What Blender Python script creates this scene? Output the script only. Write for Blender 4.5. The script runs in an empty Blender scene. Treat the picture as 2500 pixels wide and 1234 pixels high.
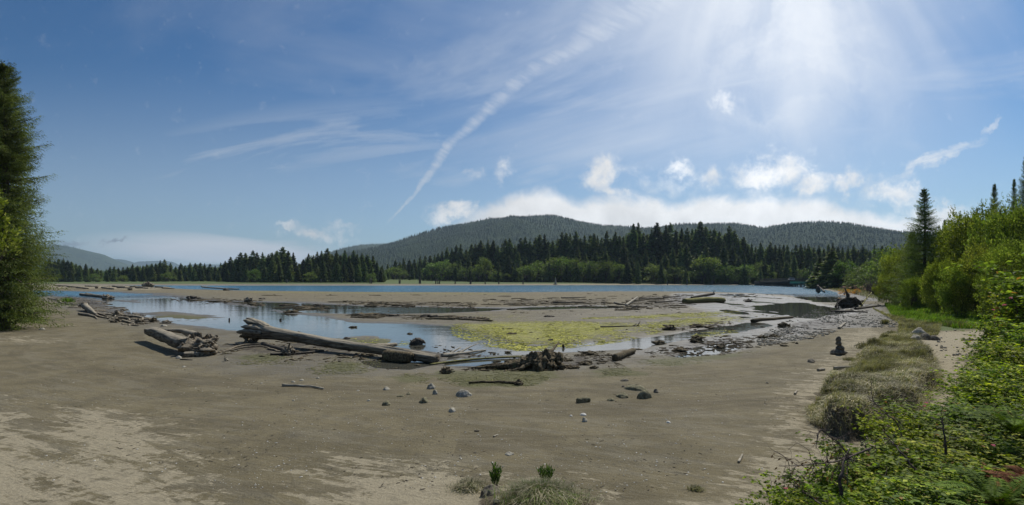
import bpy, math, random
import numpy as np
from mathutils import Vector

R = math.radians
rng = np.random.default_rng(7)
random.seed(7)
scene = bpy.context.scene
COL = scene.collection

# ------------------------------------------------------------------ camera
F = 1250.0            # focal length in photograph pixels (photo 2500 wide)
HZ = 684.0            # horizon row
H = 3.2               # eye height above the water
cam_d = bpy.data.cameras.new('camera')
cam = bpy.data.objects.new('camera', cam_d)
COL.objects.link(cam)
cam.location = (0, 0, H)
cam.rotation_euler = (R(90), 0, 0)
cam_d.sensor_width = 36
cam_d.lens = 18.0
cam_d.shift_y = (HZ - 617.0) / 2500.0
cam_d.clip_start = 0.05
cam_d.clip_end = 30000
scene.camera = cam

scene.render.engine = 'CYCLES'
scene.cycles.use_denoising = True
scene.cycles.denoiser = 'OPENIMAGEDENOISE'
scene.cycles.denoising_input_passes = 'RGB_ALBEDO_NORMAL'
scene.cycles.denoising_prefilter = 'ACCURATE'
scene.cycles.sample_clamp_direct = 2.5
scene.cycles.sample_clamp_indirect = 4.0
scene.cycles.max_bounces = 7
scene.cycles.diffuse_bounces = 3
scene.cycles.glossy_bounces = 3
scene.cycles.transmission_bounces = 4
scene.cycles.volume_bounces = 0
scene.cycles.transparent_max_bounces = 8
scene.view_settings.view_transform = 'Standard'
scene.view_settings.look = 'None'
scene.view_settings.exposure = 0.12
scene.view_settings.gamma = 1.0

SUN_EL, SUN_AZ = 52.0, 32.0      # azimuth to the right of the view axis (+Y)

# ------------------------------------------------------------------ node helper
class NT:
    def __init__(s, tree):
        s.t = tree; s.n = tree.nodes; s.l = tree.links
    def new(s, typ, **kw):
        n = s.n.new(typ)
        for k, v in kw.items(): setattr(n, k, v)
        return n
    def put(s, sock, v):
        if v is None: return
        if isinstance(v, bpy.types.NodeSocket): s.l.new(v, sock)
        else: sock.default_value = v
    def m(s, op, a, b=None, c=None, clamp=False):
        n = s.new('ShaderNodeMath', operation=op, use_clamp=clamp)
        s.put(n.inputs[0], a); s.put(n.inputs[1], b)
        if c is not None: s.put(n.inputs[2], c)
        return n.outputs[0]
    def add(s, a, b): return s.m('ADD', a, b)
    def sub(s, a, b): return s.m('SUBTRACT', a, b)
    def mul(s, a, b): return s.m('MULTIPLY', a, b)
    def mx(s, a, b): return s.m('MAXIMUM', a, b)
    def ss(s, x, a, b, lo=0.0, hi=1.0, typ='SMOOTHSTEP'):
        n = s.new('ShaderNodeMapRange', interpolation_type=typ)
        s.put(n.inputs[0], x); s.put(n.inputs[1], a); s.put(n.inputs[2], b)
        s.put(n.inputs[3], lo); s.put(n.inputs[4], hi)
        return n.outputs[0]
    def noise(s, vec, scale, detail=4.0, rough=0.55, dist=0.0, out=0):
        n = s.new('ShaderNodeTexNoise')
        s.put(n.inputs['Vector'], vec); s.put(n.inputs['Scale'], scale)
        s.put(n.inputs['Detail'], detail); s.put(n.inputs['Roughness'], rough)
        s.put(n.inputs['Distortion'], dist)
        return n.outputs[out]
    def vm(s, op, a, b=None):
        n = s.new('ShaderNodeVectorMath', operation=op)
        s.put(n.inputs[0], a)
        if b is not None:
            if op == 'SCALE': s.put(n.inputs['Scale'], b)
            else: s.put(n.inputs[1], b)
        return n.outputs['Value'] if op in ('LENGTH', 'DOT_PRODUCT', 'DISTANCE') else n.outputs[0]
    def comb(s, x, y, z):
        n = s.new('ShaderNodeCombineXYZ')
        for i, v in enumerate((x, y, z)): s.put(n.inputs[i], v)
        return n.outputs[0]
    def sep(s, v):
        n = s.new('ShaderNodeSeparateXYZ'); s.put(n.inputs[0], v)
        return n.outputs
    def mix(s, f, a, b, blend='MIX'):
        n = s.new('ShaderNodeMix', data_type='RGBA', blend_type=blend)
        s.put(n.inputs[0], f)
        s.put(n.inputs[6], a if isinstance(a, bpy.types.NodeSocket) else tuple(a) + (1,) * (4 - len(a)))
        s.put(n.inputs[7], b if isinstance(b, bpy.types.NodeSocket) else tuple(b) + (1,) * (4 - len(b)))
        return n.outputs[2]
    def curve(s, x, pts):
        n = s.new('ShaderNodeFloatCurve')
        c = n.mapping.curves[0]
        c.points[0].location = pts[0]; c.points[1].location = pts[-1]
        for p in pts[1:-1]: c.points.new(*p)
        n.mapping.update()
        s.put(n.inputs['Value'], x)
        return n.outputs[0]
    def mapping(s, vec, loc=(0, 0, 0), rot=(0, 0, 0), scale=(1, 1, 1), typ='TEXTURE'):
        n = s.new('ShaderNodeMapping', vector_type=typ)
        s.put(n.inputs[0], vec)
        n.inputs['Location'].default_value = loc
        n.inputs['Rotation'].default_value = rot
        n.inputs['Scale'].default_value = scale
        return n.outputs[0]

# ------------------------------------------------------------------ world: sky with its clouds
def build_world():
    w = bpy.data.worlds.new('World'); scene.world = w
    w.use_nodes = True
    T = NT(w.node_tree)
    T.n.clear()
    out = T.new('ShaderNodeOutputWorld')
    bg = T.new('ShaderNodeBackground')
    T.l.new(bg.outputs[0], out.inputs[0])
    sky = T.new('ShaderNodeTexSky', sky_type='NISHITA')
    sky.sun_disc = False
    sky.sun_elevation = R(SUN_EL)
    sky.sun_rotation = R(SUN_AZ)
    sky.altitude = 0
    sky.air_density = 1.0
    sky.dust_density = 0.6
    sky.ozone_density = 1.6
    d = T.new('ShaderNodeTexCoord').outputs['Generated']
    x, y, z = T.sep(d)
    yy = T.mx(y, 0.12)
    u = T.m('DIVIDE', x, yy); v = T.m('DIVIDE', z, yy)
    front = T.ss(y, 0.1, 0.3)
    P = T.comb(u, v, 0.0)
    nv = T.noise(P, 9.0, 5.0, 0.6, 0.0, 1)
    nw = T.noise(P, 34.0, 6.0, 0.65, 0.0, 1)
    Pw = T.vm('ADD', P, T.vm('SCALE', T.vm('SUBTRACT', nv, (0.5, 0.5, 0.5)), 0.06))
    Pw = T.vm('ADD', Pw, T.vm('SCALE', T.vm('SUBTRACT', nw, (0.5, 0.5, 0.5)), 0.055))
    nwf = T.noise(P, 5.0, 4.0, 0.6)
    fine = T.noise(P, 26.0, 6.0, 0.62)
    med = T.noise(P, 8.0, 5.0, 0.6)

    def uv(px, py): return ((px - 1250) / F, (HZ - py) / F, 0.0)
    def blob(px, py, rx, ry, rot=0.0, gain=1.0, src=Pw, soft=1.0):
        q = T.mapping(src, uv(px, py), (0, 0, R(rot)), (rx / F, ry / F, 1))
        r = T.vm('LENGTH', q)
        return T.mul(T.ss(r, 1.0 * soft, 0.0), gain)

    # low cumulus bank over the hills
    un = T.m('DIVIDE', T.add(u, 1.0), 2.0)
    top = T.curve(un, [(0, 0), (0.40, 0.0), (0.43, 0.19), (0.46, 0.25), (0.50, 0.30), (0.54, 0.335), (0.56, 0.31), (0.60, 0.305), (0.64, 0.285),
                       (0.68, 0.295), (0.76, 0.315), (0.80, 0.285), (0.84, 0.25), (0.89, 0.235), (0.93, 0.26), (0.955, 0.17), (1, 0.1)])
    topv = T.mul(top, HZ / F)
    rag = T.add(T.mul(T.sub(T.noise(P, 9.0, 7.0, 0.62, 0.3), 0.5), 0.085), -0.004)
    bank = T.ss(T.sub(T.add(topv, rag), v), -0.012, 0.020)
    bank = T.mul(bank, T.ss(u, -0.16, -0.02))
    # small clouds
    bl = [(1960, 445, 300, 60, 3, .42), (1600, 455, 200, 40, -8, .38), (1465, 420, 70, 45, 35, 1.0), (1500, 465, 110, 26, -22, .7), (1650, 420, 55, 26, 0, .8), (1735, 445, 60, 40, 0, .65),
          (1880, 420, 110, 50, 12, 1.1), (1985, 445, 70, 36, 18, 1.0), (2070, 440, 55, 28, 8, .9), (2180, 475, 90, 40, 0, .9),
          (1880, 370, 60, 20, 0, .4), (1230, 420, 42, 36, 0, .5), (1160, 425, 30, 20, 0, .35),
          (1110, 520, 75, 26, 6, 1.0), (775, 568, 80, 20, -8, .9), (700, 549, 40, 12, 0, .7), (840, 552, 60, 14, 0, .5),
          (1775, 250, 34, 26, 30, .5), (2290, 520, 110, 40, 0, .9)]
    cum = None
    for b in bl:
        g = blob(b[0], b[1], b[2] * 1.5, b[3] * 1.45, b[4], b[5])
        cum = g if cum is None else T.mx(cum, g)
    cum = T.ss(T.add(cum, T.mul(T.sub(T.noise(P, 30.0, 8.0, 0.62, 0.3), 0.5), 1.5)), 0.12, 1.15)
    # contrail drifting apart
    t = T.m('DIVIDE', v, HZ / F)
    line = [(600, 885, 2), (560, 925, 3), (478, 1008, 6), (420, 1052, 11), (345, 1105, 15), (280, 1180, 20), (225, 1235, 26),
            (165, 1310, 36), (115, 1410, 46), (60, 1500, 70), (0, 1590, 100)]
    cx = T.curve(t, [((HZ - a) / HZ, b / 2500) for a, b, c in line])
    cw = T.curve(t, [((HZ - a) / HZ, c * 1.35 / 250) for a, b, c in line])
    cu = T.sub(T.mul(cx, 2.0), 1.0)
    wig = T.mul(T.sub(T.noise(P, 16.0, 7.0, 0.65), 0.5), 0.040)
    dist = T.m('DIVIDE', T.m('ABSOLUTE', T.sub(T.add(u, wig), cu)), T.mul(cw, 250 / F))
    rip = T.noise(T.mapping(P, (0, 0, 0), (0, 0, R(-25)), (3.0, 0.55, 1)), 34.0, 7.0, 0.72)
    trail = T.mul(T.ss(dist, 1.7, 0.0), T.ss(rip, 0.34, 0.66, 0.55, 1.0))
    trail = T.mul(trail, T.ss(v, 0.075, 0.14))
    trail = T.mul(trail, T.ss(v, 0.52, 0.10, 0.50, 0.66))
    # fan of cirrus under the sun
    u0, v0 = (1900 - 1250) / F, (HZ + 560) / F
    du = T.sub(u, u0); dv = T.sub(v0, v)
    ang = T.m('DIVIDE', du, T.mx(dv, 0.05))
    rad = T.m('SQRT', T.add(T.mul(du, du), T.mul(dv, dv)))
    sw = T.mul(T.sub(T.noise(P, 2.1, 5.0, 0.55), 0.5), 0.34)
    Q = T.comb(T.mul(T.add(ang, sw), 9.0), T.mul(rad, 1.6), 3.0)
    str1 = T.noise(Q, 1.3, 7.0, 0.62)
    str2 = T.noise(T.comb(T.mul(T.add(ang, sw), 3.2), T.mul(rad, 0.9), 7.7), 1.6, 4.0, 0.5)
    env = T.mul(T.ss(rad, 0.95, 0.50), T.ss(T.m('ABSOLUTE', T.sub(ang, 0.03)), 0.60, 0.0))
    iso = T.noise(Pw, 5.0, 7.0, 0.62, 1.0)
    fan = T.mul(env, T.ss(T.add(T.mul(str1, .12), T.add(T.mul(str2, .22), T.mul(iso, .66))), 0.32, 0.70, 0.12, 0.95))
    glow = T.mul(T.ss(T.vm('LENGTH', T.mapping(P, uv(1900, -60), (0, 0, 0), (0.66, 0.58, 1))), 1.0, 0.0), 0.86)
    glow = T.mul(glow, T.ss(str2, 0.25, 0.7, 0.6, 1.0))
    # thin veils
    Pv = T.mapping(P, (0, 0, 0), (0, 0, R(14)), (2.6, 0.32, 1))
    vn = T.noise(Pv, 4.0, 5.0, 0.55, 0.4)
    veil = T.mul(blob(640, 400, 640, 110, 13, 1.0, P), T.ss(vn, 0.35, 0.75))
    arc = T.add(T.mul(T.mul(T.add(u, 0.15), T.add(u, 0.15)), -0.22), 0.285)
    arcd = T.sub(v, arc)
    arcm = T.mul(T.ss(T.m('ABSOLUTE', arcd), 0.11, 0.0), T.mul(T.ss(u, -1.15, -0.5), T.ss(u, 0.05, -0.25)))
    Pa = T.comb(T.mul(T.add(u, T.mul(nwf, 0.2)), 0.9), T.mul(arcd, 8.0), 2.0)
    an_ = T.noise(Pa, 2.6, 6.0, 0.6, 0.5)
    arcm = T.mul(arcm, T.ss(an_, 0.40, 0.62, 0.15, 0.85))
    wide = T.mul(T.ss(T.noise(T.mapping(P, (0, 0, 0), (0, 0, R(10)), (2.0, 0.6, 1)), 1.8, 6.0, 0.6, 0.6), 0.42, 0.68), T.mul(T.ss(v, 0.02, 0.2, 0.36, 0.60), T.ss(u, -0.7, 0.1, 0.22, 1.0)))
    wide = T.mx(T.mul(wide, T.ss(v, 0.55, 0.30, 0.7, 1.0)), T.ss(v, 0.46, 0.12, 0.0, 0.20))
    veil = T.mx(T.mul(arcm, 0.45), wide)
    Pl = T.mapping(P, (0, 0, 0), (0, 0, R(-3)), (2.8, 0.30, 1))
    ln = T.noise(Pl, 6.0, 6.0, 0.6, 0.6)
    low = T.mul(blob(560, 618, 560, 75, -3, 1.0, P, 1.0), T.ss(ln, 0.38, 0.60, 0.15, 1.25))
    veil2 = T.mul(blob(1500, 330, 900, 260, 0, 1.0, P), T.ss(T.noise(Pv, 2.2, 5.0, 0.6), 0.35, 0.8, 0.15, 0.75))
    veil2 = T.mul(veil2, 0.85)
    swish = T.mul(blob(2270, 395, 200, 30, 24, 1.4, Pw), T.ss(T.noise(Pv, 9.0, 5.0, 0.6), 0.3, 0.7))
    swish2 = T.mul(blob(2420, 305, 50, 14, 38, 0.6, Pw), 1.0)
    greyc = T.mx(blob(275, 590, 42, 9, 4, 0.8), blob(165, 589, 60, 9, 0, 0.7))
    cir = T.mx(T.mx(veil, veil2), T.mx(low, T.mx(swish, swish2)))
    cir = T.mx(cir, T.mx(trail, fan))
    cir = T.sub(1.0, T.mul(T.sub(1.0, T.m('MINIMUM', cir, 0.97)), T.sub(1.0, glow)))
    solid = T.mx(bank, cum)
    cir = T.mul(cir, front); solid = T.mul(solid, front)
    # behind the viewer: plain scattered cirrus
    back = T.mul(T.sub(1.0, front), T.mul(T.ss(T.noise(d, 3.0, 5.0, 0.6), 0.45, 0.8), 0.5))
    cir = T.mx(cir, back)
    tint = T.mix(T.ss(v, 0.0, 0.5), (0.47, 0.69, 0.85), (0.25, 0.52, 0.765))
    base = T.mix(1.0, sky.outputs[0], tint, 'MULTIPLY')
    # the air is a little darker far from the sun, brighter beside it
    side = T.ss(u, -1.1, 1.1, 0.80, 1.08, 'LINEAR')
    base = T.mix(1.0, base, T.comb(side, side, side), 'MULTIPLY')
    cshade = T.ss(T.noise(P, 7.0, 5.0, 0.55), 0.3, 0.7, 0.72, 1.0)
    cbright = T.ss(T.vm('LENGTH', T.mapping(P, uv(1920, 100), (0, 0, 0), (0.9, 0.8, 1))), 1.0, 0.0, 0.88, 1.32)
    K = 8.3
    cc = T.mix(1.0, (0.83 * K, 0.87 * K, 0.93 * K), T.comb(cbright, cbright, cbright), 'MULTIPLY')
    sc_ = T.mul(T.mul(cshade, cbright), 1.0)
    cs = T.mix(1.0, (1.22 * K, 1.22 * K, 1.22 * K), T.comb(sc_, sc_, sc_), 'MULTIPLY')
    c1 = T.mix(T.m('MINIMUM', cir, 1.0), base, cc)
    c2 = T.mix(T.m('MINIMUM', solid, 0.97), c1, cs)
    c3 = T.mix(T.mul(greyc, front), c2, (0.36 * 4, 0.42 * 4, 0.52 * 4))
    T.l.new(c3, bg.inputs[0])
    bg.inputs[1].default_value = 0.094
    w.cycles.sampling_method = 'MANUAL'
    w.cycles.sample_map_resolution = 512
build_world()

sd = bpy.data.lights.new('sun', 'SUN')
sd.energy = 3.9; sd.angle = R(0.55); sd.color = (1.0, 0.955, 0.88)
sun = bpy.data.objects.new('sun', sd); COL.objects.link(sun)
sv = Vector((math.sin(R(SUN_AZ)) * math.cos(R(SUN_EL)), math.cos(R(SUN_AZ)) * math.cos(R(SUN_EL)), math.sin(R(SUN_EL))))
sun.rotation_euler = sv.to_track_quat('Z', 'Y').to_euler()
sun.location = (30, 40, 60)

# ------------------------------------------------------------------ numpy noise
def _hash(ix, iy, iz, seed):
    h = (ix * 374761393 + iy * 668265263 + iz * 1274126177 + seed * 974634777) & 0xFFFFFFFF
    h = ((h ^ (h >> 13)) * 1274126177) & 0xFFFFFFFF
    h = h ^ (h >> 16)
    return (h & 0xFFFF).astype(np.float64) / 65535.0
def vnoise(x, y, z=None, seed=0):
    x = np.asarray(x, float); y = np.asarray(y, float)
    if z is None:
        xi = np.floor(x).astype(np.int64); yi = np.floor(y).astype(np.int64)
        fx = x - xi; fy = y - yi
        fx = fx * fx * (3 - 2 * fx); fy = fy * fy * (3 - 2 * fy)
        zi = np.int64(0)
        a = _hash(xi, yi, zi, seed); b = _hash(xi + 1, yi, zi, seed)
        c = _hash(xi, yi + 1, zi, seed); d = _hash(xi + 1, yi + 1, zi, seed)
        return (a * (1 - fx) + b * fx) * (1 - fy) + (c * (1 - fx) + d * fx) * fy
    z = np.asarray(z, float)
    xi = np.floor(x).astype(np.int64); yi = np.floor(y).astype(np.int64); zi = np.floor(z).astype(np.int64)
    fx = x - xi; fy = y - yi; fz = z - zi
    fx = fx * fx * (3 - 2 * fx); fy = fy * fy * (3 - 2 * fy); fz = fz * fz * (3 - 2 * fz)
    r = 0
    for dz, wz in ((0, 1 - fz), (1, fz)):
        a = _hash(xi, yi, zi + dz, seed); b = _hash(xi + 1, yi, zi + dz, seed)
        c = _hash(xi, yi + 1, zi + dz, seed); d = _hash(xi + 1, yi + 1, zi + dz, seed)
        r = r + wz * ((a * (1 - fx) + b * fx) * (1 - fy) + (c * (1 - fx) + d * fx) * fy)
    return r
def fbm(x, y, z=None, oct=4, seed=0):
    s = 0; a = 0.5; tot = 0; f = 1.0
    for i in range(oct):
        s = s + a * vnoise(x * f, y * f, None if z is None else z * f, seed + i * 17)
        tot += a; a *= 0.5; f *= 2.03
    return s / tot
def sstep(x, a, b):
    t = np.clip((x - a) / (b - a), 0, 1)
    return t * t * (3 - 2 * t)

# ------------------------------------------------------------------ the lie of the land
def g(px, py, z=0.1):
    """photograph pixel -> ground point on the level z"""
    Y = (H - z) * F / (py - HZ)
    return ((px - 1250) / F * Y, Y)
def gp(pts, z=0.1): return [g(a, b, z) for a, b in pts]
def inside_sd(X, Y, poly):
    """signed distance, positive inside"""
    P = np.asarray(poly, float)
    d2 = np.full(X.shape, 1e18); ins = np.zeros(X.shape, bool)
    n = len(P)
    for i in range(n):
        ax, ay = P[i]; bx, by = P[(i + 1) % n]
        ex, ey = bx - ax, by - ay
        L = ex * ex + ey * ey + 1e-12
        t = np.clip(((X - ax) * ex + (Y - ay) * ey) / L, 0, 1)
        dx = X - ax - t * ex; dy = Y - ay - t * ey
        d2 = np.minimum(d2, dx * dx + dy * dy)
        if ay != by:
            c = ((ay > Y) != (by > Y)) & (X < (bx - ax) * (Y - ay) / (by - ay) + ax)
            ins ^= c
    d = np.sqrt(d2)
    return np.where(ins, d, -d)

BEACH = gp([(-1500, 705), (-200, 712), (120, 736), (200, 768), (290, 790), (360, 800), (440, 868), (560, 905), (760, 918), (1070, 912), (1400, 915),
            (1700, 884), (1850, 850), (1960, 808), (2060, 772), (2105, 748)], 0.05) + [(66, 105), (92, 150), (108, 190), (123, 214), (400, 240), (400, -300), (-400, -300), (-400, 60)]
BANK = [(124, 214), (112, 175), (90, 122), (57, 78), (56, 66), (41, 44), (27, 29), (16.8, 19), (10.6, 12.4), (6.1, 8.5), (2.9, 5.9), (0.2, 3.6), (-5, 2.4),
        (-18, -4), (-60, -40), (-200, -300), (400, -300), (420, 300)]
RIVER = gp([(300, 700), (420, 705), (600, 709.5), (850, 712.5), (1240, 714), (1500, 711.5), (1720, 712), (1850, 716), (1950, 722), (1990, 731), (2030, 738), (2052, 731),
            (2040, 722), (2020, 713), (1996, 705)], 0) + [(190, 245), (420, 260), (420, 340), (150, 312), (0, 305), (-120, 312), (-220, 318), (-330, 330), (-420, 300)]
POOLS = [
    gp([(-300, 705), (120, 711), (250, 713), (330, 717), (430, 727), (560, 741), (640, 755), (690, 766), (790, 774), (860, 789), (1000, 792), (1090, 797), (1150, 812), (1210, 832),
        (1290, 846), (1400, 842), (1500, 834), (1640, 817), (1760, 800), (1850, 790), (1870, 795), (1800, 808), (1660, 832), (1560, 850), (1420, 858), (1290, 866), (1180, 868),
        (1080, 862), (960, 846), (900, 832), (800, 824), (700, 822), (600, 806), (450, 794), (370, 783), (330, 768), (285, 752), (262, 738), (215, 728), (120, 724), (-300, 715)], 0),
    gp([(560, 737), (700, 739), (800, 743), (900, 748), (1060, 750), (1170, 753), (1230, 754), (1190, 760), (1100, 764), (920, 768), (760, 764), (640, 754)], 0),
    gp([(1240, 755), (1300, 751), (1420, 748), (1560, 749), (1540, 753), (1400, 754), (1300, 757)], 0),
    gp([(1870, 744), (1960, 740), (2020, 752), (2060, 764), (2000, 780), (1930, 776), (1890, 762), (1840, 758)], 0),
    gp([(1700, 850), (1770, 838), (1800, 850), (1740, 866), (1660, 872)], 0),
    gp([(880, 882), (1010, 880), (1060, 890), (1000, 902), (920, 898)], 0),
    gp([(1100, 872), (1250, 872), (1290, 884), (1200, 894), (1090, 892)], 0),
]
ISLES = [gp([(330, 765), (420, 762), (520, 770), (560, 776), (470, 780), (370, 776)], 0), gp([(285, 733), (350, 734), (345, 740), (290, 738)], 0),
         gp([(820, 822), (900, 818), (960, 830), (930, 845), (850, 840)], 0), gp([(380, 706), (640, 712), (640, 716), (400, 712)], 0)]
SANDBAR = gp([(-400, 694), (60, 696), (180, 697), (300, 697), (385, 702), (440, 707), (380, 711), (300, 710), (180, 707), (60, 706), (-400, 701)], 0.1)
FARY = 305.0
TUSSOCK = gp([(2012, 1026), (2000, 985), (2040, 935), (2085, 893), (2110, 855), (2150, 828), (2225, 824), (2262, 862), (2276, 915), (2250, 945), (2228, 985), (2140, 1008), (2070, 1046)], 0.45)
MEADOW = gp([(2150, 738), (2250, 742), (2420, 768), (2410, 796), (2290, 800), (2205, 800), (2160, 760)], 0.5)

def land(X, Y, masks=False):
    X = np.asarray(X, float); Y = np.asarray(Y, float)
    wob = (fbm(X * 0.12, Y * 0.12, oct=4, seed=3) - 0.5)
    wob2 = (fbm(X * 0.9, Y * 0.9, oct=3, seed=5) - 0.5)
    dist = np.hypot(X, Y)
    h = 0.055 + wob * 0.10 + wob2 * 0.035 * sstep(dist, 200, 60) + (fbm(X * 0.03, Y * 0.03, oct=2, seed=13) - .5) * 0.05
    beach = inside_sd(X, Y, BEACH) + wob * 2.0
    b = np.clip(beach, 0, 30)
    rise = 0.5 * (1 - np.exp(-b * 0.045))
    h = np.where(beach > -2, np.maximum(h, 0.03 + 0.05 * sstep(beach, -2, 0.5)) + rise, h)
    flat = sstep(beach, 0, 2)
    # pools and river
    pool = np.full(X.shape, -99.0)
    sc = np.clip(dist / 45.0, 0.5, 3.0)
    for p in POOLS: pool = np.maximum(pool, inside_sd(X, Y, p))
    pw = pool + wob * 2.2 * sc + wob2 * 0.8 * sc
    for p in ISLES:
        i = inside_sd(X, Y, p) + wob2 * 1.4 * sc
        pw = np.minimum(pw, -i)
    dep = sstep(pw, -0.9, 0.9)
    # right-hand flats: many small films of water between ridges
    RF = inside_sd(X, Y, RFLAT)
    rfn = fbm(X * 0.35 + 3, Y * 0.10, oct=4, seed=31)
    film = sstep(RF, -2, 6) * sstep(rfn, 0.53, 0.66) * .8
    h = h * (1 - dep) + dep * (-0.10)
    h = h - film * 0.10 * (1 - flat)
    riv = inside_sd(X, Y, RIVER) + wob * 5
    h = np.where(riv > -3, h * (1 - sstep(riv, -3, 3)) - 0.4 * sstep(riv, -3, 3), h)
    bar = inside_sd(X, Y, SANDBAR)
    h = np.where(bar > -3, np.maximum(h, 0.35 * sstep(bar, -3, 6) + 0.3 * wob), h)
    far = Y - FARY - wob * 10 - 14 * np.sin(X * 0.013)
    h = np.where((far > -5) & (X < 400), np.maximum(h, 0.0) * 0 + sstep(far, -4, 2) * 0.25 - 0.4 * (1 - sstep(far, -4, 2)) + sstep(far, 4, 40) * 1.1 + sstep(far, 60, 400) * 6, h)
    bank = inside_sd(X, Y, BANK)
    k = np.clip(bank + wob2 * 1.2, 0, None)
    near = sstep(dist, 60, 20)
    h = h + sstep(k, 0.0, 3.4) * (0.95 + 0.15 * near) + sstep(k, 3, 30) * 1.5 + (sstep(k, 0.2, 4) * wob2 * 0.35)
    tus = inside_sd(X, Y, TUSSOCK) + wob2 * 0.9
    tm = sstep(tus, -0.05, 0.28)
    h = h + tm * (0.36 + 0.42 * (fbm(X * 1.1, Y * 1.1, oct=3, seed=9) - 0.2))
    mead = inside_sd(X, Y, MEADOW)
    h = h + sstep(mead, -1, 2.5) * 0.12
    # small mound with plants by the lower edge
    r = np.hypot((X - MX) / 0.9, (Y - MY) / 0.55)
    h = h + 0.16 * sstep(r, 1.0, 0.2)
    if not masks: return h
    return h, dict(beach=beach, pool=pw, river=riv, bar=bar, far=far, bank=bank, tus=tus, mead=mead, wob=wob, wob2=wob2, dist=dist, rf=RF)
RFLAT = gp([(1640, 716), (1850, 718), (1960, 728), (2040, 748), (2080, 762), (2000, 800), (1900, 838), (1800, 862), (1640, 875), (1500, 880), (1480, 862), (1640, 830), (1760, 800), (1700, 760), (1620, 735)], 0)
MX, MY = g(1315, 1195, 0.45)

def gz(x, y): return float(land(np.array([x]), np.array([y]))[0])
_ts = np.exp(np.linspace(math.log(2.2), math.log(1500), 900))
def at(px, py):
    """photograph pixel -> the point where its sight line meets the land or the water"""
    sx = (px - 1250) / F; sz = -(py - HZ) / F
    X = sx * _ts; Y = _ts; Z = H + sz * _ts
    hh = np.maximum(land(X, Y), 0.0)
    below = np.nonzero(Z <= hh)[0]
    if len(below) == 0: i = len(_ts) - 1; return Vector((X[i], Y[i], hh[i]))
    i = below[0]
    if i == 0: return Vector((X[0], Y[0], hh[0]))
    a = Z[i - 1] - hh[i - 1]; b = Z[i] - hh[i]
    f = a / (a - b + 1e-9)
    Yf = Y[i - 1] + (Y[i] - Y[i - 1]) * f
    return Vector((sx * Yf, Yf, H + sz * Yf))
def ppm(Y): return F / Y      # photograph pixels per metre at depth Y

# ------------------------------------------------------------------ mesh helper
def fast_mesh(name, V, Fq=None, Ft=None, smooth=False, attrs=None):
    V = np.asarray(V, np.float32).reshape(-1, 3)
    me = bpy.data.meshes.new(name)
    me.vertices.add(len(V)); me.vertices.foreach_set('co', V.ravel())
    nq = 0 if Fq is None else len(Fq); nt = 0 if Ft is None else len(Ft)
    loops = []
    if nq: loops.append(np.asarray(Fq, np.int32).ravel())
    if nt: loops.append(np.asarray(Ft, np.int32).ravel())
    lv = np.concatenate(loops)
    me.loops.add(len(lv)); me.loops.foreach_set('vertex_index', lv)
    me.polygons.add(nq + nt)
    st = np.concatenate([np.arange(nq) * 4, nq * 4 + np.arange(nt) * 3]).astype(np.int32)
    me.polygons.foreach_set('loop_start', st)
    if smooth: me.polygons.foreach_set('use_smooth', np.ones(nq + nt, bool))
    me.update(calc_edges=True)
    if attrs:
        for k, a in attrs.items():
            at_ = me.attributes.new(k, 'FLOAT_COLOR', 'POINT')
            at_.data.foreach_set('color', np.asarray(a, np.float32).ravel())
    return me
class MB:
    """collects quads and triangles"""
    def __init__(s): s.v = []; s.q = []; s.t = []; s.n = 0
    def add(s, V, Q=None, T=None):
        V = np.asarray(V, float).reshape(-1, 3)
        if Q is not None and len(Q): s.q.append(np.asarray(Q, np.int64) + s.n)
        if T is not None and len(T): s.t.append(np.asarray(T, np.int64) + s.n)
        s.v.append(V); s.n += len(V)
    def mesh(s, name, smooth=False):
        return fast_mesh(name, np.concatenate(s.v), np.concatenate(s.q) if s.q else None, np.concatenate(s.t) if s.t else None, smooth)
def link(name, me, mat=None, parent=None, loc=None):
    o = bpy.data.objects.new(name, me); COL.objects.link(o)
    if me is not None and mat is not None and not me.materials: me.materials.append(mat)
    if parent is not None: o.parent = parent
    if loc is not None: o.location = loc
    return o
def tag(o, label=None, cat=None, group=None, kind=None):
    if label: o['label'] = label
    if cat: o['category'] = cat
    if group: o['group'] = group
    if kind: o['kind'] = kind
    return o
def thing(name, label, cat, loc, rotz=0, group=None, scale=1.0):
    o = bpy.data.objects.new(name, None); COL.objects.link(o)
    o.location = loc; o.rotation_euler = (0, 0, rotz)
    o.scale = (scale, scale, scale) if not hasattr(scale, '__len__') else scale
    return tag(o, label, cat, group)
def place(parts, name, label, cat, loc, rotz=0, group=None, scale=1.0):
    """one thing from shared part meshes: [(part name, mesh, [(sub name, mesh)])]"""
    if len(parts) == 1:
        o = link(name, parts[0][1]); o.location = loc; o.rotation_euler = (0, 0, rotz)
        o.scale = (scale, scale, scale) if not hasattr(scale, '__len__') else scale
        return tag(o, label, cat, group)
    t = thing(name, label, cat, loc, rotz, group, scale)
    for p in parts:
        c = link(p[0], p[1], None, t)
        for q in (p[2] if len(p) > 2 else ()): link(q[0], q[1], None, c)
    return t

# ------------------------------------------------------------------ materials
def new_mat(name):
    m = bpy.data.materials.new(name); m.use_nodes = True
    T = NT(m.node_tree)
    b = T.n['Principled BSDF']
    return m, T, b
def bump(T, b, h, strength=0.5, dist=0.02):
    n = T.new('ShaderNodeBump'); n.inputs['Strength'].default_value = strength
    n.inputs['Distance'].default_value = dist
    T.put(n.inputs['Height'], h); T.l.new(n.outputs[0], b.inputs['Normal'])
    return n

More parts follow.
